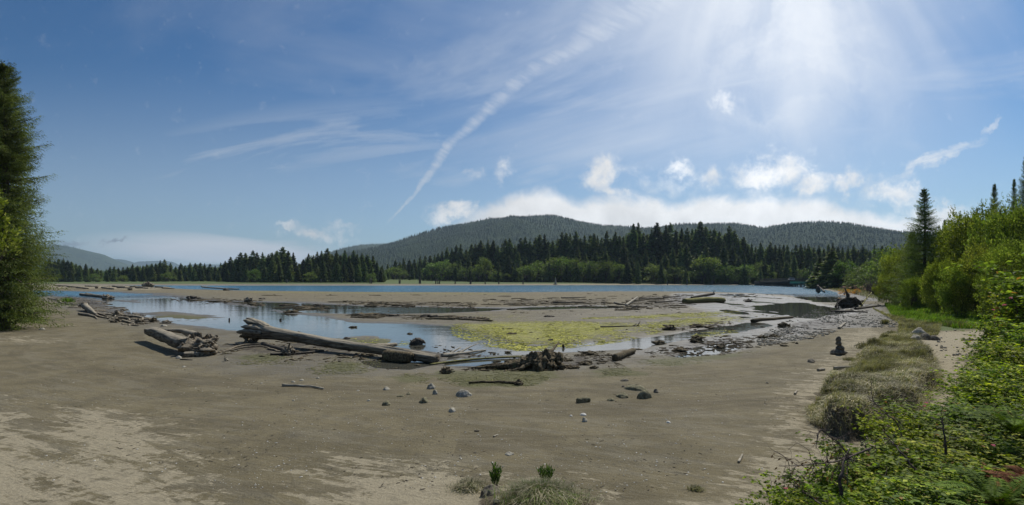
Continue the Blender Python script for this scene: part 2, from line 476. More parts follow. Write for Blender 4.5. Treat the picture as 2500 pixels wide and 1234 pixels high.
def ground_material():
    m, T, b = new_mat('tidal_mud')
    pos = T.new('ShaderNodeNewGeometry').outputs['Position']
    a = T.new('ShaderNodeAttribute', attribute_name='maska').outputs['Color']
    c = T.new('ShaderNodeAttribute', attribute_name='maskb').outputs['Color']
    dry, yel, oli = T.sep(a)
    wet, litter, gravel = T.sep(c)
    e = T.new('ShaderNodeAttribute', attribute_name='maskc').outputs['Color']
    soil, green, dark = T.sep(e)
    nb = T.noise(pos, 0.55, 6.0, 0.62)
    nm = T.noise(pos, 3.2, 6.0, 0.65)
    nf = T.noise(pos, 26.0, 5.0, 0.65)
    nvf = T.noise(pos, 140.0, 3.0, 0.6)
    # streaks that follow the ebbing water, slanting across the beach
    ps = T.mapping(pos, (0, 0, 0), (0, 0, R(-24)), (2.6, 0.5, 1))
    st = T.noise(ps, 1.3, 6.0, 0.62)
    stf = T.noise(ps, 9.0, 5.0, 0.6)
    mud = T.mix(T.ss(nb, 0.40, 0.60), (0.110, 0.088, 0.041), (0.164, 0.133, 0.067))
    mud = T.mix(T.ss(st, 0.50, 0.62, 0.0, 0.55), mud, (0.190, 0.166, 0.110))
    mud = T.mix(T.ss(nm, 0.52, 0.62, 0.0, 0.45), mud, (0.092, 0.079, 0.050))
    mud = T.mix(T.ss(stf, 0.55, 0.62, 0.0, 0.45), mud, (0.084, 0.072, 0.046))
    mud = T.mix(T.ss(nf, 0.54, 0.64, 0.0, 0.40), mud, (0.200, 0.175, 0.118))
    mud = T.mix(T.ss(nvf, 0.50, 0.62, 0.0, 0.45), mud, (0.215, 0.190, 0.132))
    spk = T.noise(pos, 55.0, 2.0, 0.5)
    mud = T.mix(T.ss(spk, 0.68, 0.72, 0.0, 0.8), mud, (0.36, 0.33, 0.25))
    # bands left by the falling tide, sweeping round the lagoon
    rel_ = T.vm('SUBTRACT', pos, (-1.0, 40.0, 0.0))
    rx_, ry_, rz_ = T.sep(rel_)
    rr_ = T.vm('LENGTH', T.comb(rx_, ry_, 0.0))
    an_ = T.m('ARCTAN2', rx_, ry_)
    band = T.noise(T.comb(T.mul(rr_, 0.55), T.mul(an_, 1.3), 0.0), 1.0, 7.0, 0.66, 0.25)
    mud = T.mix(T.ss(band, 0.52, 0.60, 0.0, 0.45), mud, (0.088, 0.070, 0.038))
    band2 = T.noise(T.comb(T.mul(rr_, 1.7), T.mul(an_, 3.0), 4.0), 1.0, 6.0, 0.62, 0.2)
    mud = T.mix(T.ss(band2, 0.56, 0.62, 0.0, 0.35), mud, (0.205, 0.176, 0.112))
    # faint drainage lines and cracks
    rd = T.m('ABSOLUTE', T.sub(T.noise(ps, 0.55, 6.0, 0.6, 0.8), 0.5))
    mud = T.mix(T.ss(rd, 0.006, 0.0, 0.0, 0.55), mud, (0.078, 0.067, 0.044))
    rd2 = T.m('ABSOLUTE', T.sub(T.noise(ps, 1.3, 5.0, 0.55, 0.3), 0.47))
    mud = T.mix(T.mul(T.ss(rd2, 0.005, 0.0), T.ss(nb, 0.5, 0.56, 0.0, 0.6)), mud, (0.30, 0.265, 0.185))
    # dried pale sand with a broken edge
    dn = T.add(T.mul(T.noise(ps, 1.9, 9.0, 0.74, 0.8), 0.6), T.mul(T.noise(pos, 4.0, 8.0, 0.75, 0.4), 0.4))
    ded = T.add(dry, T.mul(T.sub(dn, 0.5), 3.6))
    dm = T.ss(ded, 0.40, 0.60)
    sand = T.mix(T.ss(nf, 0.42, 0.58), (0.300, 0.256, 0.168), (0.370, 0.318, 0.214))
    sand = T.mix(T.ss(T.noise(pos, 6.5, 6.0, 0.68), 0.54, 0.62, 0.0, 0.65), sand, (0.215, 0.184, 0.122))
    col = T.mix(T.mul(dm, 0.85), mud, sand)
    # silt
    wm = T.ss(T.add(wet, T.mul(T.sub(nm, 0.5), 0.5)), 0.2, 0.9)
    wetc = T.mix(nb, (0.078, 0.072, 0.062), (0.118, 0.110, 0.094))
    col = T.mix(T.mul(wm, 0.75), col, wetc)
    gv = T.new('ShaderNodeTexVoronoi'); T.put(gv.inputs['Vector'], pos); gv.inputs['Scale'].default_value = 11.0
    gcol = T.mix(T.sep(gv.outputs['Color'])[0], (0.12, 0.115, 0.105), (0.34, 0.325, 0.30))
    gm = T.ss(T.add(gravel, T.mul(T.sub(nm, 0.5), 0.8)), 0.45, 0.7)
    col = T.mix(T.mul(gm, 0.75), col, gcol)
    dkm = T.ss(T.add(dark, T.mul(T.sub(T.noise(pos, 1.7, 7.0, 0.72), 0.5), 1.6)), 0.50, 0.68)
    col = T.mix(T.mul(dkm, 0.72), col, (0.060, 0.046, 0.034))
    pa = T.mapping(pos, (0, 0, 0), (0, 0, R(-6)), (1.6, 0.8, 1))
    an = T.noise(pa, 2.3, 9.0, 0.78, 0.4)
    om = T.ss(T.add(oli, T.mul(T.sub(an, 0.5), 1.5)), 0.44, 0.68)
    ocol = T.mix(T.ss(nf, .35, .65), (0.070, 0.074, 0.024), (0.120, 0.116, 0.040))
    col = T.mix(T.mul(om, 0.72), col, ocol)
    ym = T.ss(T.add(yel, T.mul(T.sub(T.noise(pa, 2.2, 10.0, 0.84, 0.6), 0.5), 3.0)), 0.38, 0.74)
    ycol = T.mix(T.ss(T.noise(pos, 6.0, 5.0, 0.7), .35, .65), (0.235, 0.230, 0.042), (0.42, 0.40, 0.075))
    ycol = T.mix(T.ss(nb, 0.55, 0.75, 0, .6), ycol, (0.42, 0.34, 0.10))
    col = T.mix(T.mul(ym, 0.80), col, ycol)
    lm = T.ss(T.add(litter, T.mul(T.sub(nm, 0.5), 0.6)), 0.4, 0.62)
    lc = T.mix(T.ss(nf, 0.35, 0.65), (0.060, 0.036, 0.022), (0.190, 0.095, 0.052))
    col = T.mix(lm, col, lc)
    sm = T.ss(T.add(soil, T.mul(T.sub(nm, 0.5), 0.5)), 0.4, 0.6)
    so = T.mix(T.ss(nf, 0.35, 0.65), (0.055, 0.042, 0.024), (0.150, 0.118, 0.070))
    col = T.mix(sm, col, so)
    grm = T.ss(T.add(green, T.mul(T.sub(nm, 0.5), 0.7)), 0.4, 0.65)
    col = T.mix(grm, col, T.mix(nf, (0.055, 0.085, 0.022), (0.120, 0.150, 0.045)))
    T.l.new(col, b.inputs['Base Color'])
    ro = T.m('SUBTRACT', 0.95, T.mul(wm, T.ss(nb, 0.3, 0.65, 0.38, 0.62)), clamp=True)
    ro = T.mx(ro, T.mul(T.mx(ym, T.mx(om, dkm)), 0.85))
    T.l.new(ro, b.inputs['Roughness'])
    b.inputs['Specular IOR Level'].default_value = 0.35
    hgt = T.add(T.add(T.mul(nm, 0.55), T.mul(nf, 0.35)), T.mul(nvf, 0.16))
    hgt = T.add(hgt, T.mul(stf, 0.35))
    hgt = T.add(hgt, T.mul(gm, T.mul(gv.outputs['Distance'], -0.8)))
    hgt = T.add(hgt, T.mul(T.mx(ym, dkm), T.mul(nf, 0.9)))
    bump(T, b, hgt, 0.75, 0.09)
    return m
def water_material():
    m, T, b = new_mat('tidal_water')
    pos = T.new('ShaderNodeNewGeometry').outputs['Position']
    x, y, z = T.sep(pos)
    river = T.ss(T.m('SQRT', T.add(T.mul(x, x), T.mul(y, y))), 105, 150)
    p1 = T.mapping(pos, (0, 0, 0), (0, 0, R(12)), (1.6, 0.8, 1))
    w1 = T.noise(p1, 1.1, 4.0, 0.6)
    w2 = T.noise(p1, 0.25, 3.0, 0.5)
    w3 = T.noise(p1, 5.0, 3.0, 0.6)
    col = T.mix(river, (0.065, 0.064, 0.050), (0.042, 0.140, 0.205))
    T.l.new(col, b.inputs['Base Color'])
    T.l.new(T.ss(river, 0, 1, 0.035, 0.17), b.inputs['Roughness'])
    b.inputs['IOR'].default_value = 1.333
    amp = T.add(T.mul(river, 1.0), 0.012)
    hgt = T.mul(T.add(T.add(w1, T.mul(w2, 2.0)), T.mul(w3, 0.25)), amp)
    bump(T, b, hgt, 1.0, 0.42)
    return m
def leaf_material(name, c1, c2, trans=0.35, rough=0.55, rand_obj=0.0, c3=None, c3amt=0.0, nsc=0.9):
    m, T, b = new_mat(name)
    gi = T.new('ShaderNodeNewGeometry')
    ri = gi.outputs['Random Per Island']
    col = T.mix(T.ss(ri, 0.0, 1.0, typ='LINEAR'), c1, c2)
    if c3 is not None:
        col = T.mix(T.ss(T.m('FRACT', T.mul(ri, 17.3)), 1 - c3amt, 1 - c3amt + 0.01), col, c3)
    tc = T.new('ShaderNodeTexCoord').outputs['Object']
    n = T.noise(tc, nsc, 4.0, 0.65)
    f = T.ss(n, 0.38, 0.62, 0.62, 1.35)
    if rand_obj:
        r = T.new('ShaderNodeObjectInfo').outputs['Random']
        f = T.mul(f, T.ss(r, 0, 1, 1 - rand_obj, 1 + rand_obj, 'LINEAR'))
        hs = T.new('ShaderNodeHueSaturation')
        T.put(hs.inputs['Hue'], T.ss(T.m('FRACT', T.mul(r, 7.7)), 0, 1, 0.475, 0.515, 'LINEAR'))
        T.put(hs.inputs['Color'], col); col = hs.outputs[0]
    col = T.mix(1.0, col, T.comb(f, f, f), 'MULTIPLY')
    T.l.new(col, b.inputs['Base Color'])
    b.inputs['Roughness'].default_value = rough
    b.inputs['Specular IOR Level'].default_value = 0.12
    tr = T.new('ShaderNodeBsdfTranslucent')
    tcx = T.mix(1.0, col, (1.25, 1.35, 0.55), 'MULTIPLY')
    T.l.new(tcx, tr.inputs[0])
    mx = T.new('ShaderNodeMixShader'); mx.inputs[0].default_value = trans
    T.l.new(b.outputs[0], mx.inputs[1]); T.l.new(tr.outputs[0], mx.inputs[2])
    T.l.new(mx.outputs[0], T.n['Material Output'].inputs[0])
    return m
def rough_material(name, c1, c2, scale=6.0, bstr=0.6, bdist=0.02, rough=0.9, stretch=None, rot=0.0, c3=None, c3amt=0.3, topc=None, topamt=0.0, objrand=0.0):
    m, T, b = new_mat(name)
    tc = T.new('ShaderNodeTexCoord').outputs['Object']
    p = tc if stretch is None else T.mapping(tc, (0, 0, 0), (0, 0, R(rot)), stretch)
    n1 = T.noise(p, scale, 7.0, 0.68, 0.3)
    n2 = T.noise(tc, scale * 0.35, 4.0, 0.6)
    n3 = T.noise(p, scale * 5, 4.0, 0.7)
    col = T.mix(T.ss(n1, 0.40, 0.60), c1, c2)
    if c3 is not None:
        col = T.mix(T.ss(n2, 0.62 - c3amt * 0.4, 0.72 - c3amt * 0.4, 0, .85), col, c3)
    col = T.mix(T.ss(n3, 0.50, 0.62, 0, 0.6), col, tuple(x * 0.4 for x in c1[:3]))
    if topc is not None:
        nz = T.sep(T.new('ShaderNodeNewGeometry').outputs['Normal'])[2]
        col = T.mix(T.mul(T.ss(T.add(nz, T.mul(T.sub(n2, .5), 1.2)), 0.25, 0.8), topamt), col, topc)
    if objrand:
        r = T.new('ShaderNodeObjectInfo').outputs['Random']
        f = T.ss(r, 0, 1, 1 - objrand, 1 + objrand, 'LINEAR')
        col = T.mix(1.0, col, T.comb(f, f, f), 'MULTIPLY')
    T.l.new(col, b.inputs['Base Color'])
    b.inputs['Roughness'].default_value = rough
    b.inputs['Specular IOR Level'].default_value = 0.25
    bump(T, b, T.add(n1, T.mul(n3, 0.4)), bstr, bdist)
    return m

M = {}
M['ground'] = ground_material()
M['water'] = water_material()
M['conifer'] = leaf_material('conifer_needles', (0.040, 0.072, 0.024), (0.190, 0.240, 0.078), 0.28, 0.6, 0.42, (0.20, 0.19, 0.08), 0.06, nsc=11.0)
M['spruce'] = leaf_material('spruce_needles', (0.060, 0.100, 0.025), (0.165, 0.215, 0.055), 0.3, 0.6, 0.12, (0.18, 0.22, 0.06), 0.20)
M['alder'] = leaf_material('alder_leaves', (0.060, 0.105, 0.028), (0.180, 0.240, 0.065), 0.35, 0.6, 0.25, nsc=9.0)
M['willow'] = leaf_material('willow_leaves', (0.080, 0.118, 0.018), (0.225, 0.275, 0.048), 0.42, 0.6, 0.14, (0.36, 0.38, 0.10), 0.14)
M['bramble'] = leaf_material('bramble_leaves', (0.045, 0.090, 0.010), (0.320, 0.400, 0.036), 0.42, 0.65, 0.14, (0.50, 0.52, 0.07), 0.12, nsc=3.0)
M['bramble2'] = leaf_material('rose_leaves', (0.040, 0.080, 0.014), (0.270, 0.350, 0.050), 0.42, 0.6, 0.10, (0.28, 0.15, 0.05), 0.03)
M['fern'] = leaf_material('fern_fronds', (0.060, 0.115, 0.012), (0.150, 0.220, 0.024), 0.25, 0.75)
M['deadfern'] = leaf_material('dead_fern', (0.110, 0.042, 0.020), (0.270, 0.110, 0.050), 0.15, 0.8)
M['drygrass'] = leaf_material('dry_grass', (0.27, 0.235, 0.155), (0.50, 0.45, 0.32), 0.2, 0.8, 0, (0.085, 0.115, 0.040), 0.22)
M['sedge'] = leaf_material('sedge_blades', (0.150, 0.150, 0.078), (0.33, 0.305, 0.18), 0.25, 0.7, 0, (0.28, 0.24, 0.14), 0.2)
M['greengrass'] = leaf_material('green_grass', (0.075, 0.140, 0.018), (0.150, 0.240, 0.034), 0.4, 0.55, 0, (0.25, 0.23, 0.09), 0.06)
M['plant'] = leaf_material('gumweed_leaves', (0.060, 0.115, 0.022), (0.115, 0.190, 0.040), 0.3, 0.5)
M['pink'] = leaf_material('pink_petals', (0.62, 0.17, 0.34), (0.75, 0.30, 0.45), 0.3, 0.6)
M['orange'] = leaf_material('orange_blossom', (0.50, 0.21, 0.02), (0.65, 0.33, 0.03), 0.3, 0.6)
M['brownleaf'] = leaf_material('withered_leaves', (0.12, 0.065, 0.035), (0.22, 0.13, 0.07), 0.2, 0.8)
M['bark'] = rough_material('bark', (0.060, 0.048, 0.036), (0.130, 0.110, 0.085), 8, 0.8, 0.03, stretch=(1, 1, 4))
M['twig'] = rough_material('twig_bark', (0.060, 0.045, 0.036), (0.120, 0.095, 0.078), 14, 0.4, 0.01)
M['deadtwig'] = rough_material('dead_twig', (0.080, 0.058, 0.050), (0.160, 0.125, 0.105), 14, 0.4, 0.01)
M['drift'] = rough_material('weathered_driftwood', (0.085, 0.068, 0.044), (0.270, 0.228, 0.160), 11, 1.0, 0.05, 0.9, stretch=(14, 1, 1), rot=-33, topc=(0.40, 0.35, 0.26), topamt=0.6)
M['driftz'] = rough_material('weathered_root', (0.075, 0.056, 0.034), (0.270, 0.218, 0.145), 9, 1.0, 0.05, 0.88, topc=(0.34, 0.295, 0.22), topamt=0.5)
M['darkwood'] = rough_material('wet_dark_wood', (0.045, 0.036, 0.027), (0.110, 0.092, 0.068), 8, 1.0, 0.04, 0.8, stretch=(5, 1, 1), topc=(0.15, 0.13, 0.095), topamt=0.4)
M['weed'] = rough_material('rockweed', (0.062, 0.046, 0.024), (0.20, 0.155, 0.085), 12, 1.2, 0.05, 0.85, c3=(0.16, 0.145, 0.06), c3amt=0.1, objrand=0.2)
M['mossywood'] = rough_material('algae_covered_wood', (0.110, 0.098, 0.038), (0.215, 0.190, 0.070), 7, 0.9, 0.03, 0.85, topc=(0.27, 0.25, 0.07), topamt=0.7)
M['palewood'] = rough_material('pale_stick', (0.26, 0.225, 0.16), (0.42, 0.375, 0.29), 12, 0.6, 0.01, 0.8, stretch=(8, 1, 1))
M['stone'] = rough_material('beach_stone', (0.29, 0.262, 0.20), (0.50, 0.46, 0.365), 9, 0.8, 0.02, 0.9, objrand=0.2)
M['darkstone'] = rough_material('dark_stone', (0.115, 0.098, 0.072), (0.230, 0.202, 0.150), 9, 0.8, 0.02, 0.9)
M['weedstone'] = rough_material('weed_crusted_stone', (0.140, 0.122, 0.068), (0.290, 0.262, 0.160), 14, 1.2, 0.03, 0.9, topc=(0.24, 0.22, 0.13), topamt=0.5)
M['rust'] = rough_material('rusty_soil', (0.26, 0.13, 0.07), (0.38, 0.21, 0.13), 3, 0.8, 0.1)
M['shell'] = rough_material('shell', (0.55, 0.52, 0.45), (0.75, 0.72, 0.64), 20, 0.3, 0.01, 0.6)
M['pile'] = rough_material('timber_pile', (0.050, 0.044, 0.036), (0.130, 0.115, 0.092), 3, 0.6, 0.05)
M['deck'] = rough_material('bridge_timber', (0.040, 0.036, 0.032), (0.085, 0.080, 0.070), 2, 0.4, 0.05)
M['green_steel'] = rough_material('green_painted_steel', (0.010, 0.085, 0.070), (0.016, 0.125, 0.100), 2, 0.2, 0.02, 0.5)
M['white'] = rough_material('white_paint', (0.7, 0.7, 0.7), (0.8, 0.8, 0.8), 2, 0.1, 0.01, 0.4)
M['glass'] = rough_material('dark_glass', (0.02, 0.025, 0.03), (0.03, 0.035, 0.04), 2, 0.0, 0.01, 0.15)

# ------------------------------------------------------------------ ground sheet
def build_ground():
    NR, NF, NB = 860, 860, 110
    r = np.concatenate([[0.0], np.exp(np.linspace(math.log(1.2), math.log(11000), NR))])
    th = np.concatenate([np.linspace(-R(52), R(52), NF), np.linspace(R(52), R(308), NB + 2)[1:-1]])
    nr, nt = len(r), len(th)
    RR, TH = np.meshgrid(r, th, indexing='ij')
    X = (RR * np.sin(TH)).ravel(); Y = (RR * np.cos(TH)).ravel()
    h, k = land(X, Y, True)
    V = np.stack([X, Y, h], 1)
    i = np.arange(nr - 1)[:, None]; j = np.arange(nt)[None, :]; j2 = (j + 1) % nt
    Q = np.stack([i * nt + j, i * nt + j2, (i + 1) * nt + j2, (i + 1) * nt + j], -1).reshape(-1, 4)
    # masks
    W = k['wob']; W2 = k['wob2']
    def pm(polys, soft=0.4, z=0.3, warp=0.6):
        s = np.full(X.shape, -99.0)
        for p in polys: s = np.maximum(s, inside_sd(X, Y, gp(p, z)))
        return sstep(s + W2 * warp + W * warp * 2.2, -soft, soft)
    dry = pm([[(150, 975), (285, 968), (330, 1010), (430, 1105), (480, 1140), (560, 1234), (600, 1400), (60, 1400), (120, 1150), (230, 1060), (160, 1010)]], 2.0, 0.4, 0.9) * 0.86
    dry = np.maximum(dry, pm([[(-300, 940), (30, 955), (60, 1030), (140, 1130), (40, 1240), (-300, 1300)]], 1.4, 0.4) * 0.78)
    dry = np.maximum(dry, pm([[(780, 1060), (900, 1070), (1010, 1100), (1200, 1120), (1330, 1140), (1400, 1180), (1600, 1215), (1620, 1400), (700, 1400), (800, 1160)]], 1.5, 0.45, 0.9) * 0.84)
    dry = np.maximum(dry, pm([[(1500, 1240), (1700, 1180), (1820, 1120), (1930, 1060), (1990, 1010), (2010, 985), (2020, 1040), (2150, 1060), (2080, 1120), (1880, 1230), (1700, 1300)]], 1.3, 0.45) * 0.80)
    dry = np.maximum(dry, pm([[(1620, 1090), (1790, 1085), (1780, 1130), (1640, 1130)]], 1.2, 0.45) * 0.45)
    dry = np.maximum(dry, pm([[(1900, 960), (2000, 850), (2060, 800), (2100, 780), (2165, 790), (2160, 825), (2100, 850), (2060, 900), (2010, 990), (1960, 1060), (1850, 1110)]], 1.4, 0.4) * 0.60)
    dry = np.maximum(dry, pm([[(2262, 850), (2240, 808), (2300, 800), (2420, 795), (2380, 850), (2340, 900), (2330, 940), (2250, 980), (2180, 1040), (2100, 1080), (2130, 1010), (2230, 990), (2290, 920)]], 0.6, 0.5) * 0.85)
    dry = np.maximum(dry, pm([[(-300, 815), (60, 815), (160, 824), (190, 832), (100, 835), (-100, 832), (-300, 836)]], 1.6, 0.3) * 0.5)
    dry = np.maximum(dry, pm([[(110, 783), (210, 788), (200, 793), (120, 790)]], 0.7, 0.3) * 0.45)
    dry = np.maximum(dry, sstep(k['bar'], 0, 6) * 0.55)
    dry = np.maximum(dry, sstep(k['far'], -3, 1) * sstep(k['far'], 22, 8) * 0.62)
    flats = sstep(k['beach'], 1, -2)
    mid = sstep(k['dist'], 42, 75) * flats
    dry = np.maximum(dry, mid * 0.30)
    yel = pm([[(1100, 792), (1200, 786), (1420, 783), (1560, 790), (1620, 795), (1580, 812), (1500, 826), (1400, 838), (1280, 848), (1200, 836), (1130, 815)]], 3.0, 0.05, 1.5) * 0.78
    yel = np.maximum(yel, pm([[(1420, 776), (1560, 770), (1700, 763), (1790, 757), (1800, 764), (1700, 772), (1560, 778), (1440, 780)]], 2.0, 0.05, 1.5) * 0.78)
    yel = np.maximum(yel, pm([[(1580, 787), (1680, 778), (1780, 772), (1840, 770), (1800, 782), (1680, 792), (1600, 797)]], 2.0, 0.05, 1.5) * 0.70)
    yel = np.maximum(yel, pm([[(1690, 812), (1760, 803), (1790, 806), (1740, 818)]], 0.8, 0.05) * 0.6)
    yel = np.maximum(yel, sstep(inside_sd(X, Y, gp([(600, 712), (1250, 716), (1250, 720), (600, 716)], 0.05)), -4, 2) * 0.42)
    yel = np.maximum(yel, pm([[(1150, 798), (1100, 770), (1300, 764), (1350, 785)]], 2, 0.05) * 0.36)
    oli = pm([[(560, 868), (640, 862), (720, 868), (700, 884), (600, 886)], [(745, 895), (800, 875), (900, 872), (930, 882), (880, 905), (800, 913)],
              [(940, 920), (1000, 910), (1045, 920), (1020, 937), (960, 935)], [(1070, 905), (1200, 905), (1320, 900), (1340, 915), (1280, 940), (1150, 945), (1090, 925)],
              [(1470, 908), (1540, 898), (1530, 915), (1480, 918)], [(330, 776), (420, 766), (540, 773), (520, 782), (400, 782)], [(830, 824), (960, 826), (1000, 838), (880, 842)],
              [(540, 885), (620, 895), (600, 905), (540, 895)], [(1560, 880), (1700, 862), (1850, 858), (1800, 872), (1620, 892)]], 1.0, 0.1, 1.0) * 0.95
    oli = np.maximum(oli, sstep(k['beach'], 4, 0.5) * sstep(k['beach'], -2, 0.5) * 0.30 * sstep(X, -12, -4))
    wet = sstep(k['pool'], -3.5 * np.clip(k['dist'] / 45, .5, 3), 0.2) * 0.8
    wet = np.maximum(wet, sstep(k['rf'], -3, 3) * 0.9)
    wet = np.maximum(wet, sstep(k['beach'], 3.5, -1) * sstep(k['beach'], -60, -10) * 0.5)
    wet = np.maximum(wet, sstep(k['river'], -10, 0) * 0.5)
    wet = wet * sstep(k['bank'], 1, -1) * sstep(k['tus'], .1, -.6)
    litter = sstep(k['bank'], 0.2, 1.4)
    gravel = pm([[(2040, 740), (2160, 742), (2200, 775), (2180, 800), (2060, 800), (1960, 830), (1860, 840), (1900, 800)], [(2020, 712), (2150, 716), (2160, 735), (2050, 735)]], 1.5, 0.2) * 0.8
    soil = sstep(k['tus'], -0.35, 0.05)
    soil = np.maximum(soil, sstep(np.hypot((X - MX) / 0.95, (Y - MY) / 0.6), 1.0, 0.7) * .7)
    green = sstep(k['mead'], -1.0, 1.5) * 0.9
    green = np.maximum(green, sstep(k['far'], 10, 30) * 0.8)
    green = np.maximum(green, sstep(k['bank'], 1, 4) * sstep(k['dist'], 50, 90))
    litter = litter * (1 - sstep(k['dist'], 50, 90))
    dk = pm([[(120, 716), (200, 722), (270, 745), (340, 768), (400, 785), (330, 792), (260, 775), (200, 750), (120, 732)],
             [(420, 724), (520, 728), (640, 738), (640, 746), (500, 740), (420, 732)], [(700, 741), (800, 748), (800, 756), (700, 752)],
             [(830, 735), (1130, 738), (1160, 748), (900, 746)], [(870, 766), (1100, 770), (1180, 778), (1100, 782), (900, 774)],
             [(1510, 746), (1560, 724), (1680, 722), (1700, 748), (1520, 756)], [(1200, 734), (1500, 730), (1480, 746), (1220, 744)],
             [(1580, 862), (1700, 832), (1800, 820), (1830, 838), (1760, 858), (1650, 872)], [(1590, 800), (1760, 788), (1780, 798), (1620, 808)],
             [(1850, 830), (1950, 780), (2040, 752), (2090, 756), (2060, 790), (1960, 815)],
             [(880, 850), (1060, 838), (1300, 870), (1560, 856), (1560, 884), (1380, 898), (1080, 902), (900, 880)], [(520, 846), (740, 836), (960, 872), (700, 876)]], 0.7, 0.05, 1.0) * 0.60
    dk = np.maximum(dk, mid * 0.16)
    one = np.ones_like(X)
    me = fast_mesh('ground', V, Q, None, True, dict(maska=np.stack([dry, yel, oli, one], 1), maskb=np.stack([wet, litter, gravel, one], 1), maskc=np.stack([soil, green, dk, one], 1)))
    me.materials.append(M['ground'])
    o = link('ground', me); tag(o, kind='structure')
build_ground()
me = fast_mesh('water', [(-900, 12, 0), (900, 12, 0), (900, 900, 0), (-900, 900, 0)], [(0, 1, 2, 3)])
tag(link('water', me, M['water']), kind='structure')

# ------------------------------------------------------------------ shape builders
def unit(v):
    v = np.asarray(v, float); return v / (np.linalg.norm(v, axis=-1, keepdims=True) + 1e-12)
def tube(mb, pts, radii, sides=6, fl=0.0, seed=0, cap=True, freq=2.0):
    """tapered, optionally fluted and knotted tube along a line of points"""
    P = np.asarray(pts, float); n = len(P)
    r = np.asarray(radii, float) * np.ones(n)
    tg = unit(np.gradient(P, axis=0))
    ref = np.array([0, 0, 1.0]) if abs(tg[0][2]) < 0.9 else np.array([1.0, 0, 0])
    s = unit(np.cross(tg, ref)); u = np.cross(s, tg)
    a = np.linspace(0, 2 * math.pi, sides, endpoint=False)
    ca, sa = np.cos(a), np.sin(a)
    rr = r[:, None] * np.ones((1, sides))
    if fl:
        L = np.concatenate([[0], np.cumsum(np.linalg.norm(np.diff(P, axis=0), axis=1))])
        base = max(float(r.max()), 1e-3)
        fx = (L[:, None] / base) * 0.35
        nz = fbm(fx * 0.35 * np.ones((1, sides)) + seed * 3.1, np.ones((n, 1)) * ca[None] * freq + seed, np.ones((n, 1)) * sa[None] * freq, 4, seed) - 0.5
        n2 = fbm(fx * 0.7 * np.ones((1, sides)) + seed * 1.7, np.ones((n, 1)) * ca[None] * freq * 3, np.ones((n, 1)) * sa[None] * freq * 3, 3, seed + 5) - 0.5
        rr = rr * (1 + fl * 1.8 * nz + fl * 0.9 * n2)
    V = P[:, None, :] + s[:, None, :] * (rr * ca)[..., None] + u[:, None, :] * (rr * sa)[..., None]
    V = V.reshape(-1, 3)
    i = np.arange(n - 1)[:, None]; j = np.arange(sides)[None, :]; j2 = (j + 1) % sides
    Q = np.stack([i * sides + j, i * sides + j2, (i + 1) * sides + j2, (i + 1) * sides + j], -1).reshape(-1, 4)
    T = []
    if cap:
        c0 = len(V); V = np.concatenate([V, [P[0] + tg[0] * r[0] * 0.15, P[-1] - tg[-1] * r[-1] * 0.15]])
        for k in range(sides):
            T.append((c0, (k + 1) % sides, k)); T.append((c0 + 1, (n - 1) * sides + k, (n - 1) * sides + (k + 1) % sides))
    mb.add(V, Q, T if T else None)
def smooth_path(pts, n=24, jit=0.0, seed=0):
    P = np.asarray(pts, float)
    d = np.concatenate([[0], np.cumsum(np.linalg.norm(np.diff(P, axis=0), axis=1))]); d /= d[-1]
    t = np.linspace(0, 1, n)
    out = np.stack([np.interp(t, d, P[:, k]) for k in range(3)], 1)
    for _ in range(max(1, n // 10)):
        o = out.copy(); o[1:-1] = (out[:-2] + out[1:-1] * 2 + out[2:]) / 4; out = o
    if jit:
        for k in range(3): out[:, k] += (fbm(t * 6 + seed * 7.7, np.full(n, k * 3.3), oct=3, seed=seed) - 0.5) * jit * (1 if k < 2 else .5)
    return out
_ico = {}
def ico(sub):
    if sub not in _ico:
        import bmesh
        bm = bmesh.new(); bmesh.ops.create_icosphere(bm, subdivisions=sub, radius=1)
        _ico[sub] = (np.array([v.co[:] for v in bm.verts]), np.array([[v.index for v in f.verts] for f in bm.faces])); bm.free()
    return _ico[sub]
def rock(mb, c, sx, sy, sz, seed=0, sub=3, rough=0.35, rot=0.0, freq=1.6, flatbot=True):
    V, T = ico(sub)
    n = fbm(V[:, 0] * freq + seed * 5.3, V[:, 1] * freq + seed, V[:, 2] * freq, 4, seed) - 0.5
    n2 = vnoise(V[:, 0] * 1.1 + seed, V[:, 1] * 1.1, V[:, 2] * 1.1 + seed * 2, seed + 3) - 0.5
    P = V * (1 + rough * 1.6 * n + rough * 1.2 * n2)[:, None]
    # broad facets
    rs = np.random.default_rng(seed)
    for k in range(2 if rough > .35 else 5):
        d = unit(rs.normal(size=3)); lim = rs.uniform(0.82, 1.0)
        q = P @ d; P = P - np.where(q > lim, q - lim, 0)[:, None] * d * 0.6
    tp_ = 1.08 - 0.34 * np.clip(P[:, 2], -.3, 1.0)
    P[:, 0] *= tp_; P[:, 1] *= tp_
    P = P * np.array([sx, sy, sz])
    if flatbot: P[:, 2] = np.maximum(P[:, 2], -0.35 * sz)
    c_, s_ = math.cos(rot), math.sin(rot)
    P = np.stack([P[:, 0] * c_ - P[:, 1] * s_, P[:, 0] * s_ + P[:, 1] * c_, P[:, 2]], 1) + np.asarray(c)
    mb.add(P, None, T)
def diamonds(mb, base, d, length, width, seed=0, droop=0.0, side=None):
    """leaf-shaped quads"""
    rs = np.random.default_rng(seed)
    d = unit(d); n = len(base)
    if side is None: side = unit(np.cross(d, rs.normal(size=(n, 3))))
    L = np.asarray(length)[:, None] * np.ones((n, 1)); W = np.asarray(width)[:, None] * np.ones((n, 1))
    mid = base + d * L * 0.45; tip = base + d * L; tip[:, 2] -= (droop * L)[:, 0]
    V = np.stack([base, mid + side * W * 0.5, tip, mid - side * W * 0.5], 1).reshape(-1, 3)
    Q = np.arange(n * 4).reshape(-1, 4)
    mb.add(V, Q)
